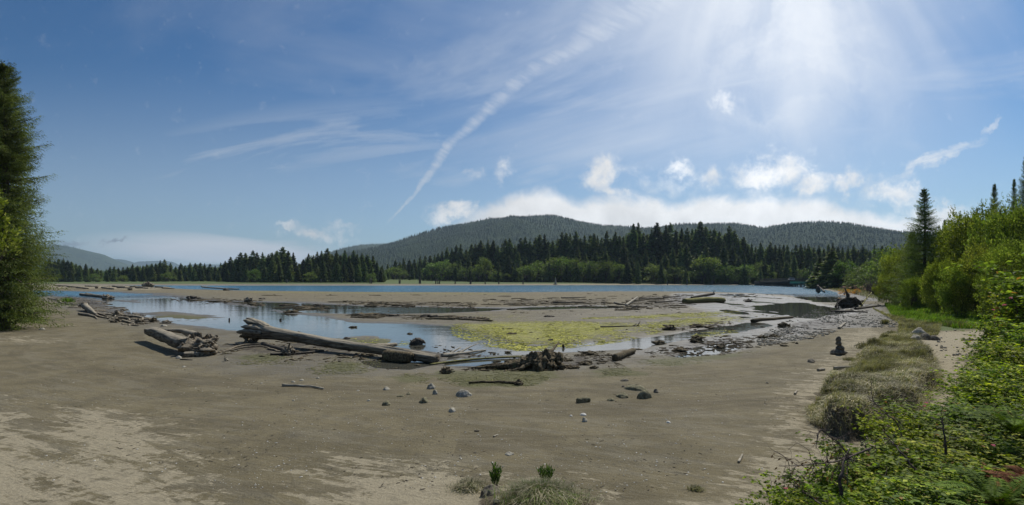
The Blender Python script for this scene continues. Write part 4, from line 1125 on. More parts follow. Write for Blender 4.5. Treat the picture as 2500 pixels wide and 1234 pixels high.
# ------------------------------------------------------------------ bridge
def gxy(px, Y): return ((px - 1250) / F * Y, Y)
def box(mb, p0, p1, w, hgt, z0=0.0):
    """a beam from p0 to p1 (points on its lower centre line), w wide, hgt high"""
    p0 = np.array(p0, float); p1 = np.array(p1, float); d = unit(p1 - p0)
    s = unit(np.cross(d, [0, 0, 1.0])) * w / 2; u = np.array([0, 0, hgt])
    V = [p0 - s, p0 + s, p1 + s, p1 - s, p0 - s + u, p0 + s + u, p1 + s + u, p1 - s + u]
    mb.add(V, [(0, 3, 2, 1), (4, 5, 6, 7), (0, 1, 5, 4), (1, 2, 6, 5), (2, 3, 7, 6), (3, 0, 4, 7)])
def build_bridge():
    A = np.array([*gxy(1866, 292), 0]); B = np.array([*gxy(2012, 205), 0])
    L = np.linalg.norm(B - A); d = (B - A) / L; s = np.array([d[1], -d[0], 0])
    if s[1] > 0: s = -s
    zd = 2.45
    o = A
    t = thing('timber_bridge', 'low timber trestle bridge with a green steel span at the river bend', 'bridge', tuple(o))
    def P(u, off=0.0, z=0.0): return d * u * L + s * off + np.array([0, 0, z])
    mb = MB(); box(mb, P(0, 0, zd), P(1.0, 0, zd), 5.2, 0.35); link('deck', fin(mb, 'deck', M['deck']), None, t)
    for off in (2.5, -2.5):
        mb = MB()
        box(mb, P(0.0, off, zd + 1.25), P(1.0, off, zd + 1.25), 0.15, 0.18)
        box(mb, P(0.0, off, zd + 0.8), P(1.0, off, zd + 0.8), 0.10, 0.14)
        for u in np.linspace(0.01, 0.99, 44): box(mb, P(u, off, zd + .352), P(u + 0.0018, off, zd + .352), 0.14, 1.1)
        link('railing', fin(mb, 'railing', M['pile']), None, t)
    mb = MB()
    for off in (-2.2, -0.7, 0.7, 2.2): box(mb, P(0.0, off, zd - .62), P(0.60, off, zd - .62), 0.35, 0.6)
    link('stringer', fin(mb, 'stringer', M['deck']), None, t)
    for off in (-2.3, 2.35):
        mb = MB()
        box(mb, P(0.60, off, zd - 1.15), P(1.0, off, zd - 1.15), 0.12, 1.13)
        box(mb, P(0.60, off, zd - 1.22), P(1.0, off, zd - 1.22), 0.5, 0.07)
        for u in np.linspace(0.61, 0.99, 18): box(mb, P(u, off + .12, zd - 1.14), P(u + .001, off + .12, zd - 1.14), 0.12, 1.05)
        link('steel_girder', fin(mb, 'steel_girder', M['green_steel']), None, t)
    for u in list(np.linspace(0.02, 0.60, 9)) + [0.78]:
        mb = MB()
        for off in (-2.2, -1.1, 0, 1.1, 2.2):
            q = P(u, off * 1.1, 0); q2 = P(u, off, zd - .95)
            tube(mb, [q + [0, 0, -1.2], q2], [.24, .2], 8)
        box(mb, P(u, -2.6, zd - .96), P(u, 2.6, zd - .96), 0.35, 0.33) if False else None
        c0 = P(u, -2.6, zd - .96); c1 = P(u, 2.6, zd - .96); box(mb, c0, c1, 0.36, 0.33)
        a0 = P(u, -2.3, .3) + d * .26; a1 = P(u, 2.3, zd - 1.2) + d * .26; tube(mb, [a0, a1], [.1, .1], 4)
        link('trestle_bent', fin(mb, 'trestle_bent', M['pile']), None, t)
    mb = MB()
    for k in range(9):
        for off in np.linspace(-3, 3, 5):
            q = P(-0.012 * k, off, 0); tube(mb, [q + [0, 0, -1], q + [0, 0, zd - .2]], [.28, .25], 6)
    box(mb, P(-0.10, 0, zd - .2), P(-.004, 0, zd - .2), 6.4, .3)
    link('abutment', fin(mb, 'abutment', M['pile']), None, t)
    # small white car crossing, its roof above the railing
    c = thing('parked_car', 'small white car on the bridge deck above the green span', 'car', tuple(A + P(0.52, 0.6, zd + .352)), math.atan2(d[1], d[0]))
    mb = MB(); box(mb, (-2.1, 0, .35), (2.1, 0, .35), 1.75, .62); link('body', fin(mb, 'car_body', M['white']), None, c)
    V = [(-1.3, -.8, .97), (1.5, -.8, .97), (1.5, .8, .97), (-1.3, .8, .97), (-.7, -.68, 1.5), (1.0, -.68, 1.5), (1.0, .68, 1.5), (-.7, .68, 1.5)]
    mb = MB(); mb.add(V, [(0, 1, 5, 4), (1, 2, 6, 5), (2, 3, 7, 6), (3, 0, 4, 7), (4, 5, 6, 7)]); link('windows', fin(mb, 'car_windows', M['glass']), None, c)
    mb = MB(); box(mb, (-.72, 0, 1.5), (1.02, 0, 1.5), 1.4, .06); link('roof', fin(mb, 'car_roof', M['white']), None, c)
    for x in (-1.3, 1.35):
        for y in (-.86, .86):
            mb = MB(); tube(mb, [(x, y - .1, .33), (x, y + .1, .33)], [.33, .33], 14); link('wheel', fin(mb, 'car_wheel', M['glass']), None, c)
build_bridge()

# ------------------------------------------------------------------ big spruce at the left edge
tr, lf = conifer(16.2, 2.70, 760, 16, 6, 41, zb=0.012, wf=0.30, droop=0.55, tip=0.95, sprw=0.30, irregular=0.45, trunk_r=0.26, prof=0.52)
SPR = [('trunk', fin(tr, 'spruce_trunk', M['bark'])), ('crown', fin(lf, 'spruce_crown', M['spruce']))]
Y0 = 31.0; X0 = (8 - 1250) / F * Y0
place(SPR, 'spruce_tree', 'big dense spruce filling the left edge, its lowest boughs sweeping the mud', 'tree', (X0, Y0, gz(X0, Y0)), 0.4)
place(SPR, 'spruce_tree', 'second tall spruce behind the big left one, mostly hidden by it', 'tree', (X0 - 5.2, Y0 + 4.5, .5), 2.4, None, (1.05, 1.05, 1.08))
wd, lf = broadleaf(1.6, 1.5, 0.8, 26, 2600, 0.13, 77, .1, 4, stem_r=.02)
LB = [('stem', fin(wd, 'low_bush_stem', M['twig'])), ('foliage', fin(lf, 'low_bush_foliage', M['spruce']))]
p = at(28, 806)
place(LB, 'bush', 'low round bush under the front boughs of the left spruce', 'bush', (p.x - .3, p.y - .6, p.z - .1), 0, None, (1, 1, .85))
# a broadleaf branch reaching in from the left, nearer than the spruce
wd, lf = broadleaf(6.6, 1.35, 2.2, 22, 1500, 0.17, 78, .3, 3, spiky=.8, stem_r=.03)
p = Vector(((-75 - 1250) / F * 20, 20, gz(-21.2, 20)))
place([('stem', fin(wd, 'maple_stem', M['twig'])), ('foliage', fin(lf, 'maple_foliage', M['willow']))], 'small_tree', 'small light green tree leaning in at the left edge before the spruce', 'tree', p, 0)

# ------------------------------------------------------------------ trees on the right bank
WIL = []
for k in range(4):
    wd, lf = broadleaf(8.0, 3.9, 3.9, 130, 26000, 0.21, 300 + k, 0.04, 7, spiky=.45, stem_r=.07)
    WIL.append([('trunk', fin(wd, 'willow_stems', M['bark'])), ('crown', fin(lf, 'willow_crown', M['willow']))])
def bank_tree(px, topy_, Y, wpx, kinds, k, name, label, cat='tree', group=None, rot=None):
    X = (px - 1250) / F * Y; z = gz(X, Y) - .15
    hgt = H + (HZ - topy_) / F * Y - z
    kh = {id(WIL): 8.0, id(CON): 1.0, id(ALD): 1.0}.get(id(kinds), 1.0)
    kw = {id(WIL): 7.8, id(CON): 0.30, id(ALD): 0.84}.get(id(kinds), 1.0)
    w = wpx * Y / F
    place(kinds[k % len(kinds)], name, label, cat, (X, Y, z), rot if rot is not None else k * 1.7, group, (w / kw, w / kw, hgt / kh))
tr, lf = conifer(14.0, 3.2, 430, 12, 5, 61, zb=0.06, wf=0.34, droop=0.30, tip=0.8, sprw=0.30, irregular=0.55, trunk_r=0.16, prof=0.95)
SP2 = [[('trunk', fin(tr, 'bank_spruce_trunk', M['bark'])), ('crown', fin(lf, 'bank_spruce_crown', M['spruce']))]]
def bank_spruce(px, ty, Y, wpx, label, rot=0.0):
    X = (px - 1250) / F * Y; z = gz(X, Y) - .15; hgt = H + (HZ - ty) / F * Y - z; w = wpx * Y / F
    place(SP2[0], 'spruce_tree', label, 'tree', (X, Y, z), rot, None, (w / 6.0, w / 6.0, hgt / 14.0))
bank_spruce(2256, 460, 52, 150, 'lone tall spruce with open spire rising above the right bank shrubs', .3)
bank_spruce(2428, 448, 62, 74, 'slender spruce top left of the right edge pair, above the broad willow', 1.9)
bank_spruce(2476, 436, 60, 60, 'narrow spruce between the slender one and the right edge', 3.1)
bank_spruce(2505, 378, 58, 90, 'tallest spruce cut by the right edge of the view', 4.4)
bank_spruce(2306, 536, 70, 50, 'small spruce tip behind the shrubs right of the lone spruce', 5.0)
bank_spruce(2385, 515, 66, 50, 'small spruce tip just left of the slender spruce', 5.6)
bank_spruce(2226, 568, 56, 120, 'short bushy spruce pressed against the lone tall spruce', 2.6)
W = [(2196, 618, 62, 74, 0, 'yellow green willow at the river end of the right bank row'),
     (2172, 676, 60, 56, 1, 'low bright willow spilling over the grass at the river end of the bank'),
     (2232, 680, 48, 60, 2, 'light green low willow at the foot of the lone tall spruce'),
     (2335, 556, 50, 120, 0, 'broad green willow right of the lone spruce'),
     (2296, 640, 43, 84, 3, 'rounded willow in front, hanging over the shaded bank'),
     (2405, 516, 46, 170, 2, 'large willow in the middle of the right bank thicket'),
     (2345, 650, 38, 90, 0, 'smaller bushy willow low in front of the broad one'),
     (2488, 506, 40, 180, 3, 'tall willow crown touching the right edge below the tallest spruce'),
     (2400, 612, 37, 120, 1, 'shaded willow low above the meadow grass'),
     (2470, 600, 31, 130, 0, 'dark leafy willow behind the near brambles at the right edge')]
for px, ty, Y, wpx, k, lb in W: bank_tree(px, ty, Y, wpx, WIL, k, 'willow_tree', lb, rot=px * .37)
# trees between the bridge and the right bank
M_ALDN = M['willow']
mid_t = [(2002, 628, 190, 50, CON, 1, 'conifer_tree', 'dark conifer on the point right of the bridge, left one of two'), (2030, 606, 182, 62, CON, 4, 'conifer_tree', 'dark conifer on the point right of the bridge, right one of two'),
         (2046, 640, 175, 44, CON, 2, 'conifer_tree', 'short conifer between the dark pair and the round green tree'),
         (2064, 630, 172, 52, ALD, 1, 'alder_tree', 'round green tree beside the dark pair on the point'),
         (1992, 664, 195, 30, ALD, 3, 'bush', 'grey green bush on the shore next to the bridge end'),
         (2108, 648, 150, 60, ALD, 0, 'alder_tree', 'pale green tree behind the rusty earth bank'), (2085, 660, 160, 40, ALD, 2, 'alder_tree', 'small green tree right of the round one'),
         (2140, 634, 130, 74, ALD, 4, 'alder_tree', 'green tree at the low end of the wooded slope'), (2165, 608, 110, 80, ALD, 2, 'alder_tree', 'leafy tree halfway up the wooded slope'), (2195, 590, 95, 90, ALD, 1, 'alder_tree', 'leafy tree high on the wooded slope behind the willows'),
         (2125, 668, 120, 70, ALD, 3, 'bush', 'wide green bush above the rusty earth bank'), (2085, 680, 150, 50, ALD, 1, 'bush', 'low green bush at the left end of the rusty earth bank')]
for px, ty, Y, wpx, kd, k, nm, lb in mid_t: bank_tree(px, ty, Y, wpx, kd, k, nm, lb, 'bush' if nm == 'bush' else 'tree')
# broom in flower
wd, lf = broadleaf(1.0, .55, .5, 26, 1100, .07, 501, .1, 4, stem_r=.02)
BRM = [('stem', fin(wd, 'broom_stem', M['twig'])), ('blossom', fin(lf, 'broom_blossom', M['orange']))]
for px, by, hp, lb in ((2064, 694, 12, 'orange flowering broom left of the rusty bank'), (2168, 694, 16, 'orange flowering broom at the foot of the willows'), (2090, 682, 8, 'small orange broom up in the green bushes')):
    Y = 105 if px < 2150 else 84
    X = (px - 1250) / F * Y; z = gz(X, Y); s = hp * Y / F
    zt = H + (HZ - (by - hp)) / F * Y
    place(BRM, 'broom_bush', lb, 'bush', (X, Y, z - .05), px, None, (s * 2.2, s * 2.2, 1.3))
# rusty earth bank
mb = MB()
a = at(2070, 706); b = at(2185, 712)
for k in range(9):
    t = k / 8; q = a.lerp(b, t)
    rock(mb, (q.x + 1, q.y + 1.5, q.z + .3), 2.2, 1.6, 1.15 + .3 * math.sin(k * 2.1), 60 + k, 3, .3)
o = link('earth_bank', fin(mb, 'earth_bank', M['rust'], True)); tag(o, kind='structure')

# ------------------------------------------------------------------ driftwood
def rel(mb, loc):
    L = np.array(loc)
    for i in range(len(mb.v)): mb.v[i] = mb.v[i] - L
def item(name, label, cat, mb, mat, loc, group=None, smooth=True):
    rel(mb, loc); o = link(name, fin(mb, name, mat, smooth)); o.location = loc
    return tag(o, label, cat, group)
def V3(p): return np.array(p[:] if hasattr(p, '__getitem__') else p, float)

def log_path(px0, py0, px1, py1, r0, r1, l0=0.0, l1=0.0, bend=0.0, n=40, seed=0):
    a = V3(at(px0, py0)); b = V3(at(px1, py1))
    a[2] += r0 * .85 + l0; b[2] += r1 * .85 + l1
    s = unit(np.cross(b - a, [0, 0, 1.0]))
    t = np.linspace(0, 1, n)
    P = a + (b - a) * t[:, None] + s * (bend * np.sin(t * math.pi))[:, None]
    P[:, 2] += (fbm(t * 4 + seed, np.zeros(n), oct=2, seed=seed) - .5) * r0 * .35
    return P
def root_flare(mb, c, ax, r, n, L, seed, up=0.0, thick=.16):
    """roots splaying from the butt of a log; ax points out of the butt"""
    rs = np.random.default_rng(seed); ax = unit(ax); s = unit(np.cross(ax, [0, 0, 1.0])); u = np.cross(s, ax)
    for i in range(n):
        a = 6.283 * i / n + rs.normal() * .35; q = s * math.cos(a) + u * math.sin(a)
        l = L * rs.uniform(.5, 1.15)
        p = [c + q * r * .45, c + q * r * .9 + ax * l * .3, c + q * (r * .9 + l * .45) + ax * l * .45, c + q * (r + l * .75) + ax * l * rs.uniform(.2, .7) + rs.normal(size=3) * .12 * L + [0, 0, up * l]]
        p = [np.array([x[0], x[1], max(x[2], gz(x[0], x[1]) + .02)]) for x in p]
        tube(mb, smooth_path(p, 12, .16 * L, seed + i), np.linspace(r * thick * 2.0, r * thick * .45, 12), 7, fl=.5, seed=seed + i)
# long log with a flared butt
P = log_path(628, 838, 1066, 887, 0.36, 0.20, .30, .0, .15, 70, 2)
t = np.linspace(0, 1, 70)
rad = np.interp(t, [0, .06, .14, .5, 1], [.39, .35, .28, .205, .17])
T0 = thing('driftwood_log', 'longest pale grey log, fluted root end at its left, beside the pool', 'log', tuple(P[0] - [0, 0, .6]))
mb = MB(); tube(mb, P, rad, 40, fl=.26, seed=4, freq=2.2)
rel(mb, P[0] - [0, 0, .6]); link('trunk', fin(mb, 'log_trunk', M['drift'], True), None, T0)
mb = MB(); ax = unit(P[0] - P[4]); c = P[0]; rs3 = np.random.default_rng(3)
s_ = unit(np.cross(ax, [0, 0, 1.0])); u_ = np.cross(s_, ax)
for i in range(15):
    a = 6.283 * i / 15 + rs3.normal() * .15; q = s_ * math.cos(a) + u_ * math.sin(a) * (1 if math.sin(a) > 0 else .6)
    l = rs3.uniform(.65, 1.15)
    pts = [c - ax * .9 + q * .30, c - ax * .3 + q * .40, c + ax * .25 * l + q * .46, c + ax * l * .95 + q * (.44 + .22 * rs3.random()) + [0, 0, -.04]]
    tube(mb, smooth_path(pts, 16, .12, 30 + i), np.interp(np.linspace(0, 1, 16), [0, .4, .8, 1], [.08, .15, .11, .03]), 8, fl=.5, seed=i)
for k in range(5):
    q = c + ax * (.1 + .22 * k) + s_ * rs3.uniform(-.3, .3); tube(mb, smooth_path([q + [0, 0, -.15], q + ax * .2 + [0, 0, -.45], (q[0] + .2 * k - .3, q[1] - .1, gz(q[0], q[1]) - .05)], 8, .1, k), np.linspace(.13, .05, 8), 6, fl=.5, seed=k)
rel(mb, P[0] - [0, 0, .6]); link('root_end', fin(mb, 'log_root_end', M['drift'], True), None, T0)
# left log with knotted root mass
P = log_path(362, 832, 452, 866, 0.36, 0.34, .22, .12, .0, 36, 6)
T1 = thing('driftwood_log', 'shorter grey log at the left ending in a knotted root mass', 'log', tuple(P[0] - [0, 0, .5]))
mb = MB(); tube(mb, P, np.interp(np.linspace(0, 1, 36), [0, .1, 1], [.19, .235, .27]), 36, fl=.30, seed=9, freq=2.2)
tube(mb, smooth_path([P[13] + [.1, .2, .2], P[22] + [.35, .35, .30], P[34] + [.3, .4, .28]], 14, .05, 3), np.linspace(.06, .2, 14), 10, fl=.3, seed=2)
rel(mb, P[0] - [0, 0, .5]); link('trunk', fin(mb, 'left_log_trunk', M['drift'], True), None, T1)
mb = MB(); c = V3(at(482, 866)) + [0, 0, .36]
def knot(mb, c, sx, sy, sz, seed, n=26, thick=.09, L=.7):
    """gnarled mass: lumpy heart wrapped in twisting roots"""
    rock(mb, c, sx * .75, sy * .75, sz * .75, seed, 4, .9, .3, 2.6, False)
    rs = np.random.default_rng(seed)
    for i in range(n):
        v = unit(rs.normal(size=3)); v[2] = abs(v[2]) * .9 - .25
        w = unit(np.cross(v, rs.normal(size=3)))
        p = [v * .68, v * .80 + w * .35 * L, v * .80 + w * .85 * L + rs.normal(size=3) * .25, v * rs.uniform(.7, 1.0) + w * 1.0 * L + rs.normal(size=3) * .16]
        p = [np.array(c) + q * [sx, sy, sz] for q in p]
        p = [np.array([q[0], q[1], max(q[2], gz(q[0], q[1]))]) for q in p]
        tube(mb, smooth_path(p, 14, .18 * sx, seed * 3 + i), np.interp(np.linspace(0, 1, 14), [0, .3, 1], [thick * 1.3, thick, thick * .25]) * rs.uniform(.6, 1.3), 7, fl=.6, seed=i)
knot(mb, c, .72, .60, .46, 21, 30, .085)
knot(mb, c + np.array([.45, -.1, -.08]), .45, .45, .30, 22, 14, .06)
knot(mb, c + np.array([.25, .5, .18]), .28, .30, .32, 23, 10, .05)
rel(mb, P[0] - [0, 0, .5]); link('root_mass', fin(mb, 'root_mass', M['driftz'], True), None, T1)

def simple_log(px0, py0, px1, py1, r0, r1, name, label, mat, cat='log', fl=.25, bend=0.0, l0=0, l1=0, seed=1, group=None, sides=14, extra=None):
    P = log_path(px0, py0, px1, py1, r0, r1, l0, l1, bend, 26, seed)
    mb = MB(); tube(mb, P, np.interp(np.linspace(0, 1, 26), [0, .08, .5, .93, 1], [r0 * .85, r0, (r0 + r1) / 2, r1, r1 * .75]), sides, fl=fl, seed=seed)
    if extra: extra(mb, P)
    loc = (P[0][0], P[0][1], P[0][2] - r0)
    return item(name, label, cat, mb, mat, loc, group)
simple_log(447, 873, 512, 869, .12, .09, 'driftwood_log', 'short split log lying below the knotted root mass', M['drift'], seed=12, fl=.3)
simple_log(641, 845, 704, 862, .12, .08, 'driftwood_log', 'dark broken slab tucked under the fluted end of the longest log', M['darkwood'], seed=13, fl=.3)
simple_log(660, 868, 790, 858, .05, .05, 'driftwood_branch', 'muddy branch lying under the middle of the longest log', M['darkwood'], 'branch', bend=.3, seed=14)
simple_log(940, 880, 1005, 886, .24, .21, 'weedy_log', 'weed covered log stub pressed against the right end of the longest log', M['weed'], fl=.35, seed=15, sides=18)
for k, (yo, sd) in enumerate(((0, 3), (5, 5))):
    P = [V3(at(530 + k * 8, 862 - yo * .4)), V3(at(590, 849 + yo)) + [0, 0, .12], V3(at(640, 846 + yo)) + [0, 0, .1], V3(at(690, 855 + yo)), ]
    mb = MB(); tube(mb, smooth_path(P, 30, .25, sd), np.linspace(.035, .05, 30), 7, fl=.5, seed=sd)
    item('driftwood_branch', ('thin arched branch from the root mass towards the small stump, upper of two', 'thin arched branch hugging the mud, lower of two')[k], 'branch', mb, M['driftz'], tuple(P[0]))
def stump(px, py, w, hgt, seed, label, mat=M['driftz'], spike=True, n=16, name='root_stump'):
    c = V3(at(px, py)); s = w * c[1] / F / 2; hz = hgt * c[1] / F
    mb = MB(); knot(mb, c + [0, .1, hz * .35], s * .8, s * .8, hz * .5, seed, n, max(.10 * s, .02), .7)
    if spike:
        tube(mb, smooth_path([c + [0, 0, hz * .3], c + [s * .2, 0, hz * .8], c + [s * .35, 0, hz * 1.05]], 10, .06, seed), np.linspace(.28 * s, .06 * s, 10), 8, fl=.5, seed=seed)
    return item(name, label, 'stump', mb, mat, tuple(c))
stump(703, 868, 34, 30, 31, 'small knobbly root stump in front of the longest log')
stump(548, 883, 12, 14, 32, 'tiny pale forked root standing on the mud below the arched branch', M['palewood'], True, 5)
stump(845, 829, 18, 8, 33, 'little dark wood lump in the pool above the longest log', M['darkwood'], False, 6)
def gnarl_far(px, py, w, h_, seed, label, mat, group=None):
    c = V3(at(px, py)); s = w * c[1] / F / 2; hz = h_ * c[1] / F
    mb = MB(); knot(mb, c + [0, 0, hz * .3], s * .8, s * .6, hz * .55, seed, 9, .10 * s, .8)
    return item('driftwood_root', label, 'driftwood', mb, mat, tuple(c), group)
gnarl_far(1022, 842, 46, 22, 34, 'knotted driftwood lump at the pool edge above the right end of the longest log', M['darkwood'])
simple_log(918, 852, 968, 846, .14, .09, 'driftwood_log', 'short pale wedge of wood behind the longest log at the pool edge', M['drift'], seed=16, fl=.35)
simple_log(1078, 872, 1186, 856, .075, .03, 'driftwood_branch', 'pale forked branch lying right of the longest log', M['palewood'], 'branch', bend=.1, seed=17,
           extra=lambda mb, P: (tube(mb, smooth_path([P[8], P[14] + [0, .3, .2], P[18] + [.1, .6, .28]], 8), np.linspace(.05, .015, 8), 5), tube(mb, smooth_path([P[3], P[9] + [0, .35, .22]], 6), np.linspace(.05, .02, 6), 5)))
simple_log(1050, 893, 1275, 873, .045, .035, 'driftwood_pole', 'long thin algae tinted pole running to the rooted stump', M['mossywood'], 'pole', bend=-.35, seed=18)
# rooted stump in the middle
c = V3(at(1300, 902)); mb = MB()
for k_, (dx, dy, dz, sx, sz) in enumerate(((.1, .15, .22, .42, .26), (.5, .25, .26, .38, .26), (.85, .35, .22, .34, .24), (-.35, .1, .12, .35, .16), (.25, -.15, .14, .24, .26), (.62, .0, .12, .26, .16), (-.8, .2, .06, .4, .10))):
    rock(mb, c + [dx, dy, dz], sx, sx * .7, sz, 640 + k_, 4, 1.1, k_, 3.0, False)
knot(mb, c + [0.1, .15, .2], .5, .34, .28, 41, 12, .05, .5)
tube(mb, smooth_path([c + [.3, .2, .35], V3(at(1345, 880)) + [0, 0, .35], V3(at(1366, 872)) + [0, 0, .62]], 18, .10, 4), np.linspace(.13, .02, 18), 8, fl=.5, seed=4)
tube(mb, smooth_path([V3(at(1345, 880)) + [0, 0, .35], V3(at(1368, 880)) + [0, 0, .22], V3(at(1376, 884)) + [0, 0, .1]], 8, .05, 5), np.linspace(.04, .015, 8), 5)
for k, (ex, ey) in enumerate(((1150, 902), (1165, 896), (1190, 900), (1230, 884), (1252, 908), (1320, 907))):
    e = V3(at(ex, ey)); tube(mb, smooth_path([c + [0, .1, .3], c * .5 + e * .5 + [0, 0, .12], e + [0, 0, .03]], 18, .22, 50 + k), np.linspace(.12, .03, 18), 8, fl=.6, seed=k)
item('root_stump', 'weed hung stump with sprawling roots and one raised branch, centre of the shore', 'stump', mb, M['weed'], tuple(c))
P = [V3(at(1145, 938)), V3(at(1185, 935)), V3(at(1230, 937)), V3(at(1275, 939))]; mb = MB()
tube(mb, smooth_path(P, 22, .10, 8) + [0, 0, .03], np.linspace(.03, .045, 22), 7, fl=.5, seed=3); knot(mb, V3(at(1266, 940)) + [0, 0, .06], .14, .12, .10, 9, 8, .02)
item('driftwood_branch', 'muddy branch with a knotted right end on the olive algae', 'branch', mb, M['weed'], tuple(P[0]))
P = [V3(at(690, 944)), V3(at(725, 944)), V3(at(765, 947)), V3(at(788, 952))]; mb = MB()
tube(mb, smooth_path(P, 20, .06, 8) + [0, 0, .03], np.interp(np.linspace(0, 1, 20), [0, .1, 1], [.05, .035, .025]), 7, fl=.4, seed=3)
item('driftwood_branch', 'pale crooked stick alone on the smooth mud, left of the stones', 'branch', mb, M['palewood'], tuple(P[0]))
simple_log(1500, 882, 1548, 862, .15, .12, 'weedy_log', 'short dark weed covered log slanting at the water edge, right of the rooted stump', M['weed'], fl=.4, seed=19)
simple_log(1466, 800, 1560, 797, .05, .035, 'driftwood_branch', 'dark stick with an upturned forked end on the yellow algae', M['darkwood'], 'branch', seed=20,
           extra=lambda mb, P: (tube(mb, [P[-2], P[-1] + [.1, 0, .32]], [.045, .015], 5), tube(mb, [P[-5], P[-3] + [.1, 0, .2]], [.03, .01], 5)))
simple_log(1836, 788, 1936, 777, .16, .10, 'weedy_log', 'long dark weedy log between the shallow pools on the right flat', M['weed'], fl=.3, seed=21)
simple_log(1670, 742, 1768, 738, .42, .38, 'algae_log', 'thick yellow algae covered log on the mid flat', M['mossywood'], fl=.14, seed=22, sides=18)
simple_log(1688, 737, 1744, 734, .16, .2, 'driftwood_log', 'thin dark log lying on top of the yellow algae covered one', M['darkwood'], fl=.25, seed=23, l0=.45, l1=.85,
           extra=lambda mb, P: tube(mb, [P[-2], P[-1] + [0, 0, .6]], [.12, .03], 5))
simple_log(1528, 748, 1556, 733, .14, .10, 'driftwood_branch', 'pale bleached pole sloping up out of the mid flat debris', M['palewood'], 'branch', seed=24, l1=.4)
for i, (x0, y0, x1, y1, lb) in enumerate(((1560, 732, 1610, 728, 'dark branch crossing the top of the mid flat debris pile'), (1600, 740, 1660, 736, 'dark branch low in the right part of the mid flat debris pile'), (1620, 728, 1662, 724, 'dark stick at the back of the mid flat debris pile'),
        (1540, 752, 1580, 750, 'wet dark log end at the water line below the bleached pole'), (1370, 729, 1430, 727, 'thin dark stick far out left of the debris pile'), (1350, 741, 1425, 739, 'longer dark stick on the flat left of the debris pile'),
        (1500, 741, 1530, 746, 'dark sunken branch at the left foot of the debris pile'))):
    simple_log(x0, y0, x1, y1, .12, .08, 'driftwood_branch', lb, M['darkwood'], 'branch', seed=60 + i, bend=.3, fl=.4)
# big upturned root mass on the right
c = V3(at(2078, 752)); mb = MB(); s = c[1] / F
knot(mb, c + [0, .4, 10 * s], 26 * s, 16 * s, 15 * s, 71, 34, 2.6 * s, .8)
for k, (dx, dy, dz) in enumerate(((-42, 0, 1), (-36, -2, 0), (-30, -3, 2), (-22, -3, 0), (30, 0, 3), (22, -3, 0), (-8, -3, 0), (8, -3, 1))):
    e = c + np.array([dx * s, dy * s * 2, dz * s]); e[2] = max(e[2], gz(e[0], e[1]))
    tube(mb, smooth_path([c + [dx * .15 * s, 0, 24 * s], c + [dx * .55 * s, -1.5 * s, 19 * s], e], 20, 5 * s, 80 + k), np.linspace(3.6 * s, 1.0 * s, 20), 9, fl=.5, seed=k)
tube(mb, smooth_path([c + [-6 * s, 0, 18 * s], c + [-10 * s, 0, 34 * s], c + [-16 * s, 0, 50 * s]], 14, 2 * s, 7), np.linspace(4 * s, .7 * s, 14), 8, fl=.5, seed=5)
item('root_stump', 'huge dark upturned root mass with a raised spike on the right shore', 'stump', mb, M['darkwood'], tuple(c))
simple_log(2098, 753, 2128, 741, .09, .06, 'driftwood_branch', 'yellowish crooked branch standing against the huge root mass', M['mossywood'], 'branch', seed=25, l1=1.4,
           extra=lambda mb, P: [tube(mb, [P[k], P[k] + np.array([rs.normal() * .5, 0, rs.uniform(.2, .9)])], [.04, .01], 4) for k in (8, 12, 16, 20)])
simple_log(2088, 757, 2150, 748, .14, .10, 'driftwood_log', 'dark wet log just right of the huge root mass', M['darkwood'], seed=26)
simple_log(2030, 762, 2118, 764, .10, .08, 'driftwood_log', 'low dark log in the gravel below the huge root mass', M['darkwood'], seed=27)
stump(1998, 716, 13, 22, 72, 'dark leaning snag in the shallows right of the bridge', M['darkwood'], True, 8)
simple_log(1990, 703, 2014, 715, .28, .2, 'driftwood_log', 'dark log leaning beside the snag near the bridge', M['darkwood'], seed=28, l0=1.6)
simple_log(2048, 804, 2064, 790, .09, .05, 'driftwood_branch', 'bleached pole end lying on the pale sand by the gravel', M['palewood'], 'branch', seed=29)
simple_log(2036, 903, 2086, 902, .06, .04, 'driftwood_branch', 'pale grey stick running into the tussock, right piece', M['palewood'], 'branch', seed=30, l1=.06)
simple_log(1997, 907, 2013, 904, .05, .04, 'driftwood_branch', 'small broken stick end left of the tussock', M['palewood'], 'branch', seed=31)
simple_log(1803, 1131, 1813, 1112, .022, .016, 'driftwood_stick', 'light stick pointing away on the open sand at the lower right', M['palewood'], 'stick', seed=32, sides=8)
simple_log(1940, 964, 1946, 956, .03, .022, 'driftwood_stick', 'short pale stub of wood on the smooth sand left of the tussock', M['palewood'], 'stick', seed=33, sides=8)
simple_log(1205, 1068, 1216, 1062, .018, .008, 'driftwood_stick', 'tiny splinter of pale wood above the lower edge clump', M['palewood'], 'stick', seed=34, sides=6)
simple_log(1158, 1054, 1170, 1054, .015, .012, 'driftwood_stick', 'tiny dark twig on the mud below the white stone', M['darkwood'], 'stick', seed=35, sides=6)
simple_log(2348, 832, 2392, 831, .05, .03, 'driftwood_stick', 'grey stick on the sandy path below the meadow', M['palewood'], 'stick', seed=36)
simple_log(1745 + 340, 846, 2104, 838, .02, .015, 'driftwood_stick', 'thin dark stick on the sand above the tussock', M['darkwood'], 'stick', seed=37, sides=6)
simple_log(1409, 984, 1440, 981, .07, .06, 'weedy_log', 'stubby weed crusted block of wood between the two stone groups', M['weedstone'], fl=.35, seed=38)
simple_log(440, 857 + 22, 470, 880, .03, .02, 'driftwood_stick', 'small stick on the algae below the short split log', M['darkwood'], 'stick', seed=39, sides=6)

